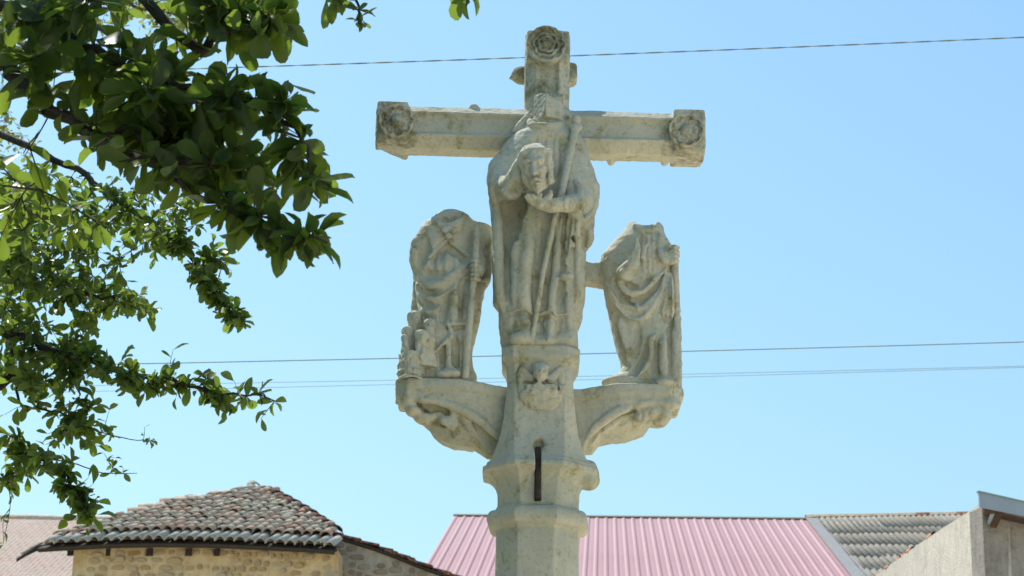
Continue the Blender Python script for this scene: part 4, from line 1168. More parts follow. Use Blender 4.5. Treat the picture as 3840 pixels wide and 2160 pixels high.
# grey gable of the wing on the right
WY = E0.y - .05
wing = tag(empty('rubble_wing', (at(1500, 2160, WY).x, WY, terrain(0, WY))), 'grey rubble gable wall with stepped red tiles along its sloping top', 'building')
wo = wing.location.copy()
vg = [at(u, v, WY) for u, v in ((1240, 2000), (1300, 2022), (1400, 2052), (1470, 2078), (1580, 2122), (1735, 2178), (1900, 2236), (2200, 2345))]
pts = [Vector((p.x, WY, p.z - .06)) for p in vg] + [Vector((vg[-1].x, WY, zg)), Vector((vg[0].x, WY, zg))]
m = MB(); m.prism([p - wo for p in pts], (0, .5, 0)); wing_wall = m.build('wall', GREYWALL, wing)
m = MB()
q = [Vector((p.x, WY - .06, p.z - .05)) for p in vg]
for p0, p1 in zip(q[:-1], q[1:]): m.prism([p0 - wo, p1 - wo, p1 + Vector((0, 6, .0)) - wo, p0 + Vector((0, 6, .0)) - wo], (0, 0, .04))
m.build('roof_deck', WOOD, wing)
tile_r = MB(); tile_r.box((0, 0, 0), (.22, 0, 0), (0, .14, 0), (0, 0, .018)); tile_rm = tile_r.mesh('tile', TILE_RED)
tile_rm2 = barrel_tile('tile', .09, .08, .46, TILE_RED)
tot = vg[:]
pos_, k = 0.0, 0
for p0, p1 in zip(tot[:-1], tot[1:]):
    d = p1 - p0; L_ = d.length; dn = d.normalized()
    while pos_ < L_:
        c_ = p0 + dn * pos_
        y = (dn + Vector((0, 0, .10))).normalized(); x = Vector((0, 1, 0)); z = y.cross(x) * -1
        for rowj in range(2):
            o = add_obj('tile', tile_rm if (k + rowj) % 3 else tile_rm2, wing)
            o.matrix_local = frame(c_ + Vector((0, .04 + .2 * rowj, .03 + .03 * rowj)) - wo, y if (k + rowj) % 3 else x, x if (k + rowj) % 3 else y, z)
        pos_ += .33; k += 1
    pos_ -= L_
rub_ms = [rubble_mesh('stone', 20 + s_, RUBBLE) for s_ in range(5)]
for j in range(14):
    xx = vg[0].x + .1
    zrow = .12 + j * .13
    while xx < vg[5].x + .6:
        w = g.uniform(.1, .3)
        ztp = np.interp(xx, [p.x for p in vg], [p.z for p in vg])
        if g.random() < .8:
            o = add_obj('stone', g.choice(rub_ms), wing_wall)
            o.matrix_local = frame(Vector((xx + w / 2, WY, ztp - zrow - .05)) - wo, Vector((w / 2, 0, 0)), Vector((0, g.uniform(.012, .03), 0)), Vector((0, 0, g.uniform(.045, .06))))
        xx += w + g.uniform(.01, .04)

# ------------------------------------------------------------------ barn with ribbed pink metal roof, and the corrugated roof beside it
PINK, nt, b = new_mat('faded_red_steel_sheet')
co = objco(nt); oi = N(nt, 'ShaderNodeObjectInfo')
rust_ = ramp(nt, noise(nt, 3, 5, .7, objco(nt, (2, .1, 1))), [(.5, (0, 0, 0)), (.75, (.5, .5, .5))])
c = mix(nt, oi.outputs['Random'], (.345, .178, .19), (.37, .20, .21))
c = mix(nt, ramp(nt, noise(nt, 1.2, 4, .6, objco(nt, (1, .12, 1))), [(.4, (0, 0, 0)), (.7, (.5, .5, .5))]), c, (.40, .25, .26))
c = mix(nt, rust_, c, (.27, .15, .15))
nt.links.new(c, b.inputs['Base Color']); b.inputs['Roughness'].default_value = .6
b.inputs['Specular IOR Level'].default_value = .3
FIBRE = tile_mat('lichened_fibre_cement', [(0, (.31, .285, .245)), (.5, (.37, .345, .30)), (.8, (.27, .245, .2)), (1, (.42, .40, .36))], (.15, .125, .075))
FLASH = plain('grey_flashing', (.25, .25, .25), .8)
v_up = ray(2267, 984).normalized()
RY = 64.0
A0 = at(1711, 1936, RY)
hz = Vector((v_up.x, v_up.y, 0)).normalized()
rc = Vector((hz.y, -hz.x, 0))
rn = rc.cross(v_up).normalized()
def pr(u, v):
    p = on_plane(u, v, A0, rn) - A0
    return p.dot(rc), p.dot(v_up)
aR = pr(3034, 1945)[0]
barn = tag(empty('metal_roofed_barn', (A0.x + aR / 2, RY, terrain(0, RY))), 'barn with a faded pink ribbed metal roof behind the cross', 'barn')
bo = barn.location.copy()
NP = 40; pw = aR / NP; LEN = 13.0
m = MB()                                      # one pan with its rib on the left
prof = [(-.06 * 1, 0), (-.03, .022), (.0, .026), (.03, .022), (.06, 0), (pw * .5, .002), (pw - .058, 0)]
for (x0, z0), (x1, z1) in zip(prof[:-1], prof[1:]): m.quad((x0, 0, z0), (x1, 0, z1), (x1, -LEN, z1), (x0, -LEN, z0))
pm = m.mesh('roof_panel', PINK)
bruf = empty('roof', parent=barn)
for i in range(NP):
    o = add_obj('roof_panel', pm, bruf)
    ty = R(g.uniform(-.03, .03)); yv = v_up * math.cos(ty) - rn * math.sin(ty)
    o.matrix_local = frame(A0 + rc * (i * pw) - bo + rn * g.uniform(0, .006), rc, yv, rc.cross(yv))
CAP = plain('ridge_cap', (.16, .15, .10), .7)
m = MB()
m.box(A0 + rc * (aR / 2) + rn * .035 + v_up * .02 - bo, rc * (aR / 2 + .08), v_up * .14, rn * .02)
m.build('ridge_cap', CAP, bruf)
hb = Vector((-v_up.x, -v_up.y, v_up.z)) 
m = MB(); m.prism([A0 + Vector((0, .1, -.02)) - bo, A0 + rc * aR + Vector((0, .1, -.02)) - bo, A0 + rc * aR - hb * 13 + Vector((0, 0, -2 * .0)) - bo, A0 - hb * 13 - bo], (0, 0, -.05))
m.build('rear_slope', PINK, bruf)
m = MB()                                      # body of the barn under the roof
eL, eR = A0 - v_up * 12.6, A0 + rc * aR - v_up * 12.6
fL, fR = A0 - hb * 12.6, A0 + rc * aR - hb * 12.6
zb0 = terrain(0, 45) - 1
for pts in ([eL, eR], [fR, fL]):
    m.quad(*[p - bo for p in (Vector((pts[0].x, pts[0].y, zb0)), Vector((pts[1].x, pts[1].y, zb0)), pts[1] - Vector((0, 0, .3)), pts[0] - Vector((0, 0, .3)))])
for e_, f_, t_ in ((eL, fL, A0), (eR, fR, A0 + rc * aR)):
    m.poly([p - bo for p in (Vector((e_.x, e_.y, zb0)), Vector((f_.x, f_.y, zb0)), f_ - Vector((0, 0, .3)), t_ - Vector((0, 0, .3)), e_ - Vector((0, 0, .3)))])
m.build('wall', BEIGEWALL, barn)
# flashing along the right verge
m = MB(); m.prism([A0 + rc * (aR - .12) + rn * .03 - bo, A0 + rc * (aR + .22) + rn * .03 - bo, A0 + rc * (aR + .32) + rn * .03 - v_up * LEN - bo, A0 + rc * (aR - .12) + rn * .03 - v_up * LEN - bo], rn * .03)
m.build('verge_flashing', FLASH, bruf)
# corrugated fibre cement roof
shed = tag(empty('fibre_cement_roofed_barn', (A0.x + aR + 4, RY, terrain(0, RY))), 'long barn with grey lichened corrugated roof beside the pink one', 'barn')
so = shed.location.copy()
sroof = empty('roof', parent=shed)
aE = pr(3720, 1926)[0] + 2.0
wave = pw * 22 / 33; nw = 5
SL, EXP = 2.75, 2.45
V, Fc = [], []
nxs = nw * 8 + 1
for yi in range(2):
    for i in range(nxs):
        x = i / 8 * wave
        V.append((x, -yi * SL, .05 * abs(math.cos(math.pi * i / 8)) - .02))
for i in range(nxs - 1): Fc.append((i, i + 1, nxs + i + 1, nxs + i))
V += [(x, y, z - .012) for x, y, z in V]
n2 = 2 * nxs
for i in range(nxs - 1): Fc.append((n2 + i + 1, n2 + i, n2 + nxs + i, n2 + nxs + i + 1)); Fc.append((nxs + i, nxs + i + 1, n2 + nxs + i + 1, n2 + nxs + i))
sheet = mesh_np('roof_sheet', V, Fc, FIBRE, True)
ridge_dir = (on_plane(3600, 1930, A0, rn) - on_plane(3045, 1940, A0, rn)); sl_ = pr(3600, 1932)[1] - pr(3045, 1942)[1]; sl_ /= (pr(3600, 1932)[0] - pr(3045, 1942)[0])
b0 = pr(3045, 1944)[1]
i = 0; a = aR + .2
while a < aE:
    stag = g.choice((0, .3, .5)) * EXP
    for j in range(6):
        o = add_obj('roof_sheet', sheet, sroof)
        bb = b0 + sl_ * (a - aR) - (max(j * EXP - stag, 0) if j else 0) + g.uniform(-.08, .08) * (j > 0)
        tl = R(.16); y = (v_up * math.cos(tl) - rn * math.sin(tl)); z = rc.cross(y)
        o.matrix_local = frame(A0 + rc * (a + g.uniform(-.01, .01)) + v_up * bb + rn * (.03 + g.uniform(0, .012)) - so, rc, y, z)
    a += wave * nw
rt = barrel_tile('ridge_tile', .12, .1, .46, TILE_ORANGE, .02)
rt2 = barrel_tile('ridge_tile', .12, .1, .46, TILE, .02)
a = aR - .1; k = 0
while a < aE:
    o = add_obj('ridge_tile', rt if g.random() < .2 else rt2, sroof)
    p = A0 + rc * a + v_up * (b0 + sl_ * (a - aR) - .05) + rn * (.025)
    y = (rc + v_up * sl_ + rn * .04).normalized(); x = y.cross(Vector((0, 0, 1))).normalized()
    o.matrix_local = frame(p - so, x, y, x.cross(y))
    a += .41
m = MB()
eL, eR = A0 + rc * (aR + .3) + v_up * (b0 - 12), A0 + rc * aE + v_up * (b0 + sl_ * (aE - aR) - 12)
tL, tR = A0 + rc * (aR + .3) + v_up * b0 - Vector((0, 0, .15)), A0 + rc * aE + v_up * (b0 + sl_ * (aE - aR)) - Vector((0, 0, .15))
gz = lambda p: Vector((p.x, p.y, zb0))
for q in ((gz(eL), gz(eR), eR - Vector((0, 0, .2)), eL - Vector((0, 0, .2))),): m.quad(*[p - so for p in q])
bk = Vector((0, 12, -4.4))
m.poly([p - so for p in (gz(eR), eR - Vector((0, 0, .2)), tR, tR + bk, gz(tR + bk))]); m.poly([p - so for p in (gz(eL), eL - Vector((0, 0, .2)), tL, tL + bk, gz(tL + bk))])
m.build('wall', BEIGEWALL, shed)
m = MB(); m.prism([p - so for p in (tL, tR, tR + bk, tL + bk)], (0, 0, -.05)); m.build('rear_slope', FIBRE, sroof)

# ------------------------------------------------------------------ far left tiled roof
FARTILE, nt, b = new_mat('far_clay_tiles')
tc = objco(nt)
wv = N(nt, 'ShaderNodeTexWave', wave_type='BANDS', bands_direction='X', i_Scale=2.6, i_Distortion=.6, i_Detail=1.0); nt.links.new(tc, wv.inputs['Vector'])
br = N(nt, 'ShaderNodeTexBrick', i_Scale=1.0, i_Brick_Width=.24, i_Row_Height=.34, i_Mortar_Size=.02)
br.inputs['Color1'].default_value = (.40, .26, .20, 1); br.inputs['Color2'].default_value = (.34, .25, .20, 1); br.inputs['Mortar'].default_value = (.2, .14, .11, 1)
nt.links.new(tc, br.inputs['Vector'])
c = mix(nt, ramp(nt, noise(nt, .8, 5, .65, tc), [(.4, (0, 0, 0)), (.7, (.8, .8, .8))]), br.outputs['Color'], (.42, .33, .27))
c = mix(nt, ramp(nt, noise(nt, 9, 4, .65, tc), [(.45, (0, 0, 0)), (.65, (.6, .6, .6))]), c, (.45, .38, .32))
nt.links.new(c, b.inputs['Base Color']); b.inputs['Roughness'].default_value = .9
bump(nt, b, wv.outputs['Fac'], .35, .03)
bump(nt, b, noise(nt, 7, 4, .7, tc), .8, .08)
FYD = 62.0
G0 = at(-120, 1940, FYD)
s_f = R(23); upf = Vector((0, math.cos(s_f), math.sin(s_f))); acf = Vector((1, 0, 0)); nf = acf.cross(upf)
far = tag(empty('far_tiled_house', (G0.x + 2, FYD, terrain(0, FYD))), 'distant house with a broad pinkish tan tiled roof at the left', 'house')
fo = far.location.copy()
wid = at(640, 1944, FYD).x - G0.x
me = mesh_np('roof', [(-6, 0, 0), (wid, 0, 0), (wid, -9, 0), (-6, -9, 0), (-6, 0, -.12), (wid, 0, -.12), (wid, -9, -.12), (-6, -9, -.12)], [(0, 3, 2, 1), (4, 5, 6, 7), (0, 1, 5, 4), (1, 2, 6, 5), (2, 3, 7, 6), (3, 0, 4, 7)], FARTILE)
o = add_obj('roof', me, far); o.matrix_local = frame(G0 - fo, acf, upf, nf)
frt = barrel_tile('ridge_tile', .14, .12, .44, TILE)
k = -6.0
while k < wid:
    r_ = add_obj('ridge_tile', frt, o); r_.matrix_local = frame(Vector((k, .05, -.02 + g.uniform(0, .02))), Vector((0, -1, 0)), Vector((1, 0, 0.03)).normalized(), Vector((0, 0, 1)))
    k += .4
m = MB()
pL, pR = G0 + acf * -5.7, G0 + acf * (wid - .3)
eL, eR = pL - upf * 8.6, pR - upf * 8.6
dn = Vector((0, 0, -.2)); zf = terrain(0, FYD) - 3
zz2 = lambda p: Vector((p.x, p.y, zf))
m.quad(*[p - fo for p in (zz2(eL), zz2(eR), eR + dn, eL + dn)])
bk = Vector((0, 8, -3.4))
for e_, t_ in ((eL, pL), (eR, pR)): m.poly([p - fo for p in (zz2(e_), e_ + dn, t_ + dn, t_ + bk, zz2(t_ + bk))])
m.build('wall', BEIGEWALL, far)
m = MB(); m.prism([p - fo for p in (G0 - acf * 6 + Vector((0, .1, -.05)), G0 + acf * wid + Vector((0, .1, -.05)), G0 + acf * wid + bk, G0 - acf * 6 + bk)], (0, 0, -.1)); m.build('rear_slope', FARTILE, far)

# ------------------------------------------------------------------ roughcast shed at the right edge
SY = 28.0
K = at(3682, 1900, SY)
shack = tag(empty('roughcast_shed', (K.x + 1, SY + 2, terrain(0, SY))), 'roughcast shed with a blue grey gutter board and orange verge tiles', 'building')
ko = shack.location.copy()
zg2 = terrain(0, SY) - .6
# side wall seen at a slant: its sloping top from photo directions on a receding plane
wd = Vector((.06, 1, 0)).normalized(); wnn = Vector((-wd.y, wd.x, 0))
topl = [on_plane(u, v, K, wnn) for u, v in ((3676, 1894), (3655, 1905), (3600, 1940), (3560, 1965), (3475, 2020), (3400, 2072), (3300, 2145), (3200, 2220))]
pts = [p for p in topl] + [Vector((topl[-1].x, topl[-1].y, zg2)), Vector((K.x, K.y, zg2))]
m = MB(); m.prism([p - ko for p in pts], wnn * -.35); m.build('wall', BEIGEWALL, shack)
fd = Vector((1, .28, 0)).normalized(); fn_ = Vector((fd.y, -fd.x, 0))
fpts = [K + Vector((.0, 0, -.0)), K + fd * 5 + Vector((0, 0, -.75)), Vector((K.x + fd.x * 5, K.y + fd.y * 5, zg2)), Vector((K.x, K.y, zg2))]
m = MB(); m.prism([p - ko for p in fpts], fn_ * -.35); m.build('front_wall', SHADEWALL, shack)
ot = barrel_tile('verge_tile', .075, .06, .5, TILE_ORANGE)
for p0, p1 in zip(topl[:-1], topl[1:]):
    d = p1 - p0; n = max(1, int(d.length / .75)); y = (-d).normalized(); x = y.cross(Vector((0, 0, 1))).normalized(); z = x.cross(y)
    for i in range(n):
        if g.random() < .5: continue
        o = add_obj('verge_tile', ot, shack)
        o.matrix_local = frame(p0 + d * ((i + 1) / n) + Vector((.05, 0, g.uniform(-.02, .01))) - ko, x * g.uniform(.7, 1.1), (y + z * g.uniform(-.05, .08)).normalized(), z)
GUT = plain('blue_grey_sheet', (.30, .36, .44), .55, .5, .15, 3)
ff0 = K - fn_ * 0 
def onf(u, v, off=.0): return on_plane(u, v, K + fn_ * off, fn_)
gp = [onf(3672, 1846, .35), onf(3900, 1898, .35), onf(3900, 1948, .35), onf(3674, 1900, .35)]
m = MB(); m.prism([p - ko for p in gp], fn_ * -.03); m.build('gutter_board', GUT, shack)
EDGE = plain('green_edge_strip', (.22, .34, .28), .6)
m = MB(); e0, e1 = onf(3670, 1845, .36), onf(3900, 1897, .36); up_ = Vector((0, 0, .02)); m.prism([e0 - ko, e1 - ko, e1 + up_ - ko, e0 + up_ - ko], fn_ * -.06); m.build('edge_strip', EDGE, shack)
m = MB()
for p0, p1 in zip(topl[:-1], topl[1:]):
    w4 = Vector((4.0, .9, -.3)); lift = Vector((.04, 0, .03))
    m.prism([p0 + lift - ko, p1 + lift - ko, p1 + w4 - ko, p0 + w4 - ko], (0, 0, -.04))
m.build('roof_deck', FIBRE, shack)
sp = [onf(3690, 1905, .3), onf(3900, 1958, .3), onf(3900, 1970, .02), onf(3690, 1925, .02)]
m = MB(); m.prism([p - ko for p in sp], (0, 0, -.03)); m.build('soffit', BROWN, shack)
q0, q1 = onf(3722, 1968, .06), onf(3748, 1915, .3)
m = MB(); d = (q1 - q0); m.box((q0 + q1) / 2 - ko, d / 2, fd * .04, d.cross(fd).normalized() * .05); m.build('bracket_beam', BROWN, shack)
q0, q1 = onf(3712, 1962, .04), onf(3728, 1915, .25)
m = MB(); m.tube([q0 - ko, q0.lerp(q1, .5) - ko, q1 - ko], .035, 10); m.build('drain_pipe', GUT, shack, True)

# ------------------------------------------------------------------ overhead wires
WIRE = plain('aged_cable', (.22, .27, .26), .6)
def wire_pts(uv, Y0, Y1, n=60, ext=.6):
    (u0, v0), (u1, v1) = uv
    p0, p1 = at(u0, v0, Y0), at(u1, v1, Y1)
    d = p1 - p0
    return [p0 + d * t + Vector((0, 0, .04 * (t - .5) ** 2)) for t in np.linspace(-ext, 1 + ext, n)]
def sm(x): return x * 1.49068
def wire(label, uv, Y0, Y1, r, twist=False):
    pts = wire_pts([(sm(a), sm(b)) for a, b in uv], Y0, Y1, 260 if twist else 40)
    m = MB()
    if twist:
        d = (pts[-1] - pts[0]).normalized(); a_ = d.cross(Vector((0, 0, 1))).normalized(); b_ = a_.cross(d); s_ = 0
        for ph in (0, math.pi):
            m.tube([p + (a_ * math.cos((p - pts[0]).length / .36 * 2 * math.pi + ph) + b_ * math.sin((p - pts[0]).length / .36 * 2 * math.pi + ph)) * r * .95 for p in pts], r, 5)
    else: m.tube(pts, r, 6)
    o = m.build('overhead_wire', WIRE, None, True)
    return tag(o, label, 'wire', 'overhead wires')
wire('twisted cable crossing the sky behind the top of the cross', ((590, 173), (2576, 97)), 15, 15, .003, True)
wire('single wire crossing behind the feet of the saints', ((340, 918), (2576, 863)), 20, 20, .0045)
wire('upper of the two thin wires just below the thicker wire', ((580, 966), (2576, 923)), 26, 26, .0028)
wire('lower of the two thin wires just above the bracket slabs', ((620, 978), (2576, 926)), 27, 27, .0028)
# ------------------------------------------------------------------ trees
BARK, nt, b = new_mat('dark_lichened_bark')
co = objco(nt)
c = mix(nt, ramp(nt, noise(nt, 14, 5, .65, co), [(.45, (0, 0, 0)), (.68, (1, 1, 1))]), (.025, .02, .016), (.085, .078, .06))
nt.links.new(c, b.inputs['Base Color']); b.inputs['Roughness'].default_value = .95
bump(nt, b, noise(nt, 40, 5, .65, objco(nt, (1, 1, .3))), .8, .01)
def leaf_mat(name, dark, light, trans, tw=.42):
    m, nt, b = new_mat(name)
    geo = N(nt, 'ShaderNodeNewGeometry')
    rnd = geo.outputs['Random Per Island']
    oi = N(nt, 'ShaderNodeObjectInfo')
    add = N(nt, 'ShaderNodeMath', operation='ADD'); nt.links.new(rnd, add.inputs[0]); nt.links.new(oi.outputs['Random'], add.inputs[1])
    fr = N(nt, 'ShaderNodeMath', operation='FRACT'); nt.links.new(add.outputs[0], fr.inputs[0])
    c = mix(nt, fr.outputs[0], dark, light)
    c = mix(nt, ramp(nt, noise(nt, 60, 3, .6, objco(nt)), [(.45, (0, 0, 0)), (.75, (.6, .6, .6))]), c, tuple(q * .6 for q in dark))
    nt.links.new(c, b.inputs['Base Color'])
    b.inputs['Roughness'].default_value = .42
    b.inputs['Specular IOR Level'].default_value = .4
    tr = N(nt, 'ShaderNodeBsdfTranslucent')
    tcol = mix(nt, fr.outputs[0], trans, tuple(q * .75 for q in trans))
    nt.links.new(tcol, tr.inputs['Color'])
    mx = N(nt, 'ShaderNodeMixShader', i_Fac=tw)
    nt.links.new(b.outputs[0], mx.inputs[1]); nt.links.new(tr.outputs[0], mx.inputs[2])
    nt.links.new(mx.outputs[0], nt.nodes['Material Output'].inputs['Surface'])
    return m
LEAF = leaf_mat('glossy_green_leaf', (.018, .036, .012), (.034, .060, .018), (.32, .47, .05), .4)
LEAF_FAR = leaf_mat('green_leaf', (.02, .042, .013), (.042, .072, .021), (.31, .46, .05), .4)
LEAF_SUN = leaf_mat('sunlit_leaf', (.075, .115, .03), (.12, .16, .045), (.40, .46, .10), .5)  # sunlight on the far treetop put into a brighter leaf colour

LEAF_T = np.array([0, .12, .32, .55, .78, .93, 1.0])
def leaf_geo(width, curl, fold, tip, seed):
    """obovate leaf along +y, unit length, a folded midrib; returns verts, quads"""
    g_ = random.Random(seed)
    wd = np.array([.03, .2, .62, .95, .92, .55, .06]) * width
    V = []
    for i, t in enumerate(LEAF_T):
        z = -curl * t * t + .03 * math.sin(t * 7 + seed)
        x0 = .04 * math.sin(t * 3 + seed)
        V += [(x0 - wd[i] * .5, t - (tip if i == 6 else 0), z + fold * wd[i] * .5 + g_.uniform(-.012, .012)), (x0, t, z), (x0 + wd[i] * .5, t - (tip if i == 6 else 0), z + fold * wd[i] * .5 + g_.uniform(-.012, .012))]
    Fq = []
    for i in range(6):
        for j in range(2): Fq.append((i * 3 + j, i * 3 + j + 1, (i + 1) * 3 + j + 1, (i + 1) * 3 + j))
    return np.array(V, np.float32), np.array(Fq, np.int32)
LEAVES = [leaf_geo(.50, .12, .35, .02, 1), leaf_geo(.44, .3, .55, .0, 2), leaf_geo(.56, -.08, .25, .03, 3), leaf_geo(.40, .22, .8, .0, 4)]
def proj(p):
    d = Vector(p) - EYE
    z = d.dot(F_)
    if z < .1: return None
    return W / 2 + FPX * d.dot(RT) / z, H / 2 - FPX * d.dot(UP) / z, z
def in_poly(x, y, poly):
    c_ = False; n = len(poly); j = n - 1
    for i in range(n):
        if (poly[i][1] > y) != (poly[j][1] > y) and x < (poly[j][0] - poly[i][0]) * (y - poly[i][1]) / (poly[j][1] - poly[i][1]) + poly[i][0]: c_ = not c_
        j = i
    return c_
class Tree:
    def __init__(s, name, label, base, height, rad, lean, size, mat, seed, group=None):
        s.g = random.Random(seed)
        s.root = tag(empty(name, base), label, 'tree', group)
        s.o = Vector(base); s.size, s.mat = size, mat
        s.leaves, s.skel, s.twigs = [], [], MB()
        pts = [Vector((s.g.uniform(-.03, .03) * i, s.g.uniform(-.03, .03) * i, height * i / 7)) + Vector(lean) * (i / 7) ** 1.6 for i in range(8)]
        m = MB(); m.tube(pts, [rad * (1.35 if i == 0 else 1) * (1 - .72 * i / 7) for i in range(8)], 12)
        m.build('trunk', BARK, s.root, True)
        for a, b_ in zip(pts[:-1], pts[1:]):
            for t in (0, .5): s.skel.append((s.o + a.lerp(b_, t), rad * .3))
    def branch(s, pts, r0, r1, near=True):
        """pts: world points; a limb that starts on the wood nearest to its first point"""
        pts = [Vector(p) for p in pts]
        st = min(s.skel, key=lambda q: (q[0] - pts[0]).length)[0]
        pts = [st] + pts
        q = [Vector(p) for p in spline([tuple(p) for p in pts], 5)]
        g = s.g
        q = [p + Vector((g.gauss(0, 1), g.gauss(0, 1), g.gauss(0, 1))) * r0 * .35 for p in q]
        n = len(q)
        m = MB(); m.tube([p - s.o for p in q], [r0 + (r1 - r0) * i / (n - 1) for i in range(n)], 7)
        m.build('branch', BARK, s.root, True)
        s.skel += [(p, 0) for p in q[n // 4:]]
    def px_branch(s, uvy, r0, r1): s.branch([at(sm(u), sm(v), y) for u, v, y in uvy], r0, r1)
    def leaf(s, p, d, size):
        g = s.g
        d = d.normalized()
        up = Vector((g.gauss(0, .9), g.gauss(-.25, .9), 1)).normalized()
        x = d.cross(up)
        if x.length < 1e-3: x = d.orthogonal()
        x.normalize(); z = x.cross(d)
        L = size * g.choice((g.uniform(.45, .8), g.uniform(.75, 1.1), g.uniform(.9, 1.3)))
        s.leaves.append((p, x, d, z, L, g.randrange(4)))
    def twig(s, p, n, spread=1.0, size=None, droop=.2, reach=9):
        """a leafy twig ending at p, fed from the nearest wood"""
        g = s.g; size = size or s.size
        st = min(s.skel, key=lambda q: (q[0] - p).length_squared)[0]
        d = p - st
        if d.length > reach: return
        mid = st.lerp(p, .5) + Vector((g.gauss(0, .08), g.gauss(0, .08), g.gauss(0, .08) + .06)) * d.length
        q = [Vector(t) for t in spline([tuple(st), tuple(mid), tuple(p)], 4)]
        r = .0022 + .004 * min(d.length, .8)
        s.twigs.tube([t - s.o for t in q], [r + (.0014 - r) * i / (len(q) - 1) for i in range(len(q))], 4, False)
        s.skel.append((q[len(q) // 2], 0))
        ax = (q[-1] - q[-2]).normalized()
        a0 = g.uniform(0, 6.28)
        for i in range(n):
            t = i / max(n - 1, 1)
            k = len(q) - 1 - min(t * 3.2 * (size / max(d.length, .01)) * (len(q) - 1), len(q) - 1.01)
            j = int(k); pos = q[j].lerp(q[min(j + 1, len(q) - 1)], k - j)
            a = a0 + i * 2.4
            o1 = ax.orthogonal().normalized(); o2 = ax.cross(o1)
            out = o1 * math.cos(a) + o2 * math.sin(a)
            dr = ax * (g.uniform(.1, .9) * (1 - .5 * t)) + out * g.uniform(.5, 1) * spread + Vector((0, 0, -droop * g.random()))
            s.leaf(pos, dr, size)
    def fill(s, poly, count, ys, n=(5, 8), size=None, mind=0, reach=2.0, droop=.2):
        g = s.g; poly = [(sm(a), sm(b_)) for a, b_ in poly]
        x0, x1 = min(q[0] for q in poly), max(q[0] for q in poly); y0, y1 = min(q[1] for q in poly), max(q[1] for q in poly)
        pts, tries = [], 0
        while len(pts) < count and tries < count * 60:
            tries += 1
            u, v = g.uniform(x0, x1), g.uniform(y0, y1)
            if not in_poly(u, v, poly): continue
            if mind and any((u - a) ** 2 + (v - b_) ** 2 < (mind * 1.49) ** 2 for a, b_ in pts): continue
            pts.append((u, v))
        P_ = [at(u, v, g.uniform(*ys)) for u, v in pts]
        P_.sort(key=lambda p: min((q[0] - p).length_squared for q in s.skel[::3]))
        for p in P_: s.twig(p, g.randint(*n), size=size, reach=reach, droop=droop)
    def along(s, pts, count, jit, ys, n=(4, 6), size=None, droop=.2):
        """leafy twigs strung along a line of directions"""
        g = s.g; q = spline([(sm(a), sm(b_)) for a, b_ in pts], 8)
        for i in range(count):
            t = g.uniform(0, len(q) - 1.001); j = int(t); f = t - j
            u = q[j][0] * (1 - f) + q[j + 1][0] * f + g.gauss(0, jit); v = q[j][1] * (1 - f) + q[j + 1][1] * f + g.gauss(0, jit)
            s.twig(at(u, v, g.uniform(*ys)), g.randint(*n), size=size, droop=droop)
    def crown(s, c, r, count, n=(6, 9), size=None, margin=.03):
        """clumps through the crown's volume outside the picture's view"""
        g = s.g; k = 0
        for _ in range(count * 6):
            if k >= count: break
            v = Vector((g.gauss(0, 1), g.gauss(0, 1), g.gauss(0, 1))).normalized() * g.uniform(.35, 1) ** .5
            p = Vector((c[0] + v.x * r[0], c[1] + v.y * r[1], c[2] + v.z * r[2]))
            q = proj(p)
            if q and -W * margin < q[0] < W * (1 + margin) and -H * (margin + .02) < q[1] < H * (1 + margin): continue
            if p.z < terrain(p.x, p.y) + 1.6: continue
            k += 1
            s.twig(p, g.randint(*n), size=size, reach=4.5)
    def finish(s, singles):
        if s.twigs.v: tag(s.twigs.build('twigs', BARK, s.root, True), kind='stuff')
        rank = []
        for i, (p, x, d, z, L, k) in enumerate(s.leaves):
            q = proj(p + d * L * .5)
            vis = q and -40 < q[0] < W + 40 and -40 < q[1] < H + 40
            rank.append((-(L / q[2]) * (abs(z.dot(F_)) * .8 + .2) if vis else 0, i))
        rank.sort(); chosen = {i for sc_, i in rank[:singles] if sc_ < 0}
        if chosen: lm = [mesh_np('leaf', v, f, s.mat, True) for v, f in LEAVES]
        Vs, Fs, n = [], [], 0
        for i, (p, x, d, z, L, k) in enumerate(s.leaves):
            if i in chosen:
                o = add_obj('leaf', lm[k], s.root)
                o.matrix_local = frame(p - s.o, x * L, d * L, z * L)
            else:
                v, f = LEAVES[k]
                M = np.array([x, d, z], np.float32) * L
                Vs.append(v @ M + np.array(p - s.o, np.float32)); Fs.append(f + n); n += len(v)
        if Vs:
            o = add_obj('foliage', mesh_np('foliage', np.concatenate(Vs), np.concatenate(Fs), s.mat, True), s.root)
            o['kind'] = 'stuff'
        print(s.root.name, 'leaves', len(s.leaves), 'single', len(chosen))

# near tree: its big leaves fill the upper left
T = Tree('leafy_tree', 'near tree with big glossy leaves reaching in from the upper left', (-3.3, 6.4, 0), 5.2, .17, (.35, -.2, 0), .094, LEAF, 3)
T.px_branch([(-420, 60, 6.1), (-150, 30, 5.9), (0, 150, 5.8), (110, 240, 5.7), (220, 330, 5.7), (330, 395, 5.65), (480, 400, 5.6), (620, 400, 5.6)], .034, .008)
T.px_branch([(330, 330, 5.7), (430, 440, 5.6), (540, 515, 5.6), (650, 560, 5.55), (740, 590, 5.5), (815, 605, 5.5)], .014, .004)
T.px_branch([(-300, -60, 6.0), (0, 20, 5.8), (90, 55, 5.75), (190, 100, 5.7), (330, 180, 5.7), (480, 220, 5.65), (640, 260, 5.6), (740, 330, 5.55), (790, 410, 5.5)], .022, .005)
T.px_branch([(-200, -220, 6.0), (200, -130, 5.9), (480, 110, 5.7), (560, 70, 5.7), (650, 40, 5.65), (720, 60, 5.6)], .026, .006)
T.px_branch([(100, -260, 6.0), (500, -170, 5.9), (850, -90, 5.8), (1050, -70, 5.75), (1230, -40, 5.7)], .026, .006)
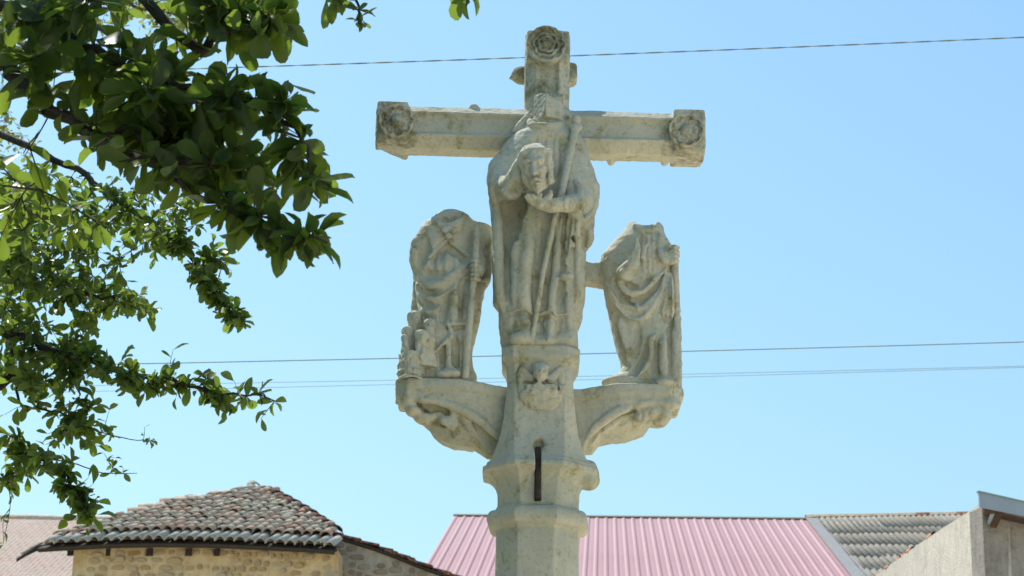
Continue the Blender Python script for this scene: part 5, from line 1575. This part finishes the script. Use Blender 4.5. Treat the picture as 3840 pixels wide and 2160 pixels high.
T.px_branch([(850, -60, 5.8), (900, 10, 5.75), (905, 60, 5.7)], .006, .003)
T.fill([(0, -20), (330, -20), (300, 60), (420, 120), (470, 160), (560, 150), (590, 200), (600, 260), (640, 300), (740, 300), (760, 340), (800, 390), (790, 440), (740, 460), (690, 470), (560, 470), (430, 460), (350, 430), (280, 380), (220, 380), (130, 300), (60, 240), (0, 240)], 92, (5.45, 5.95), (5, 8), mind=24)
T.fill([(330, 130), (560, 160), (600, 300), (560, 420), (360, 400), (300, 260)], 30, (5.5, 5.9), (6, 8), .112, mind=22)
T.fill([(430, -20), (730, -20), (735, 60), (700, 95), (650, 110), (560, 100), (490, 60)], 34, (5.5, 5.8), (5, 8), mind=18)
T.fill([(600, 210), (650, 165), (700, 185), (745, 240), (740, 300), (650, 290)], 12, (5.45, 5.6), (5, 7), .09, mind=16)
T.along([(560, 520), (650, 560), (740, 590), (815, 605)], 13, 15, (5.45, 5.55), (4, 6), .085)
T.along([(420, 440), (540, 505), (620, 500), (700, 490)], 11, 24, (5.5, 5.65), (4, 6))
T.along([(790, 430), (800, 470), (745, 500)], 5, 10, (5.45, 5.55), (3, 5), .09)
T.along([(690, 610), (680, 640)], 3, 8, (5.5, 5.55), (4, 6), .05)
T.along([(885, 10), (905, 40), (900, 60)], 4, 10, (5.7, 5.75), (3, 5), .055)
T.along([(800, -10), (850, 5)], 3, 12, (5.7, 5.75), (4, 5), .07)
T.along([(1190, -12), (1225, -5)], 2, 10, (5.68, 5.72), (4, 5), .075, .9)
T.along([(60, 400), (60, 380)], 2, 6, (5.7, 5.8), (2, 3)); T.along([(210, 570), (260, 560), (40, 560)], 5, 12, (5.7, 5.9), (3, 4), .07)
T.fill([(-10, 420), (90, 430), (160, 520), (240, 560), (150, 640), (-10, 640)], 20, (5.9, 6.4), (3, 6), .072, mind=16)
T.crown((-3.0, 6.5, 5.6), (2.6, 2.3, 2.0), 330, (6, 9), .085)
T.crown((-1.2, 5.9, 5.7), (1.8, 1.2, 1.0), 170, (6, 9), .085)
T.crown((-3.4, 4.2, 4.6), (2.6, 3.4, 2.4), 560, (7, 10), .12)  # unseen clumps added to block sky light from the front left
T.crown((-4.6, 8.4, 4.6), (2.4, 3.4, 3.4), 1100, (8, 11), .14)  # unseen dense mass added beside the cross to darken its left side
T.crown((-2.7, 6.4, 3.3), (1.1, 1.8, 1.5), 260, (8, 11), .12)  # low unseen clumps added to shade the cross from the left
T.finish(300)

# second tree farther back: finer leaves in the left middle and lower left
T = Tree('leafy_tree', 'farther tree with finer leaves trailing down the left edge', (-6.3, 14.2, terrain(0, 14.2)), 9.0, .2, (.5, -.3, 0), .092, LEAF_FAR, 5)
T.px_branch([(-260, 300, 13.6), (-40, 330, 13.4), (140, 400, 13.2), (260, 480, 13.2), (380, 560, 13.1), (470, 640, 13.1), (540, 740, 13), (610, 810, 13)], .032, .005)
T.px_branch([(-240, 560, 13.7), (0, 640, 13.5), (150, 700, 13.4), (280, 755, 13.3), (400, 790, 13.3)], .045, .005)
T.px_branch([(-200, 760, 13.6), (0, 830, 13.2), (130, 880, 13), (260, 925, 12.9), (400, 950, 12.8), (540, 985, 12.7), (680, 1005, 12.7)], .04, .004)
T.px_branch([(20, 860, 13.4), (40, 970, 13.3), (60, 1020, 13.2), (150, 1040, 13.2), (230, 1080, 13.1)], .014, .004)
T.px_branch([(-160, 1060, 13.5), (0, 1110, 13.2), (90, 1150, 13), (170, 1200, 12.9), (210, 1270, 12.8), (230, 1300, 12.8)], .03, .004)
T.px_branch([(230, 1080, 13.1), (310, 1102, 13.1), (395, 1112, 13.1)], .005, .002)
T.px_branch([(90, 1150, 13), (180, 1165, 13), (260, 1190, 13), (345, 1190, 13)], .006, .002)
T.fill([(-10, 420), (110, 440), (230, 470), (330, 520), (440, 580), (520, 660), (500, 700), (420, 660), (330, 640), (300, 700), (250, 730), (120, 700), (-10, 650)], 132, (12.6, 14), (6, 9), mind=8)
T.fill([(-10, 640), (150, 690), (300, 720), (390, 760), (400, 800), (330, 800), (250, 790), (120, 780), (-10, 780)], 96, (12.8, 14), (6, 9), mind=8)
T.fill([(-10, 780), (130, 790), (250, 830), (230, 900), (180, 980), (90, 1000), (-10, 960)], 96, (12.8, 13.8), (6, 9), mind=8)
T.along([(270, 480), (380, 540), (470, 620), (540, 690)], 40, 38, (12.9, 13.2), (5, 8))
T.along([(500, 690), (550, 760), (620, 815)], 23, 29, (12.9, 13.1), (5, 8))
T.along([(250, 470), (350, 490), (440, 500), (520, 530)], 26, 23, (12.9, 13.3), (5, 7), .085)
T.along([(230, 910), (330, 940), (440, 960), (540, 985), (670, 1005)], 46, 38, (12.6, 12.9), (5, 8), .1)
T.along([(190, 960), (200, 1040), (170, 1090)], 29, 52, (12.9, 13.3), (5, 8), .1)
T.along([(0, 1040), (40, 1130), (20, 1230)], 22, 41, (12.9, 13.3), (5, 7), .1)
T.along([(90, 1090), (150, 1110), (230, 1090)], 14, 32, (12.9, 13.3), (4, 6), .09)
T.along([(100, 1160), (170, 1200), (215, 1260), (220, 1300)], 26, 35, (12.7, 12.9), (5, 8), .098)
T.along([(370, 1095), (395, 1110)], 4, 12, (13, 13.1), (3, 5), .05); T.along([(260, 1145), (300, 1165)], 4, 17, (13, 13.1), (3, 4), .065); T.along([(10, 1350), (20, 1355)], 2, 12, (12.8, 12.9), (4, 5), .06)
T.crown((-6.2, 14.4, 9.5), (3.0, 2.8, 3.0), 420, (7, 10), .09)
T.crown((-5.0, 13.6, 6.0), (1.6, 1.6, 2.2), 150, (7, 10), .09)
T.finish(300)

# sunlit crown far behind, at the top left
T = Tree('leafy_tree', 'blurred sunlit yellow green treetop behind the near branches at the top', (-8.2, 27, terrain(0, 27)), 13.5, .24, (1.0, 0, 0), .11, LEAF_SUN, 9)
T.px_branch([(-200, 60, 26.5), (40, 30, 26.3), (250, 20, 26), (420, 30, 26), (560, 60, 26)], .06, .008)
T.px_branch([(-150, -150, 26.5), (150, -80, 26.3), (400, -70, 26), (640, -40, 26)], .06, .008)
T.fill([(-10, -30), (640, -30), (700, 20), (600, 90), (520, 140), (420, 110), (330, 60), (240, 110), (120, 170), (-10, 180)], 230, (25, 27), (6, 9), mind=7)
T.fill([(-10, 290), (60, 320), (120, 400), (60, 420), (-10, 420)], 14, (25, 27), (5, 7), mind=8, reach=4)
T.crown((-7.4, 27, 15.5), (4.5, 3.5, 3.5), 380, (8, 11), .12)
T.finish(0)
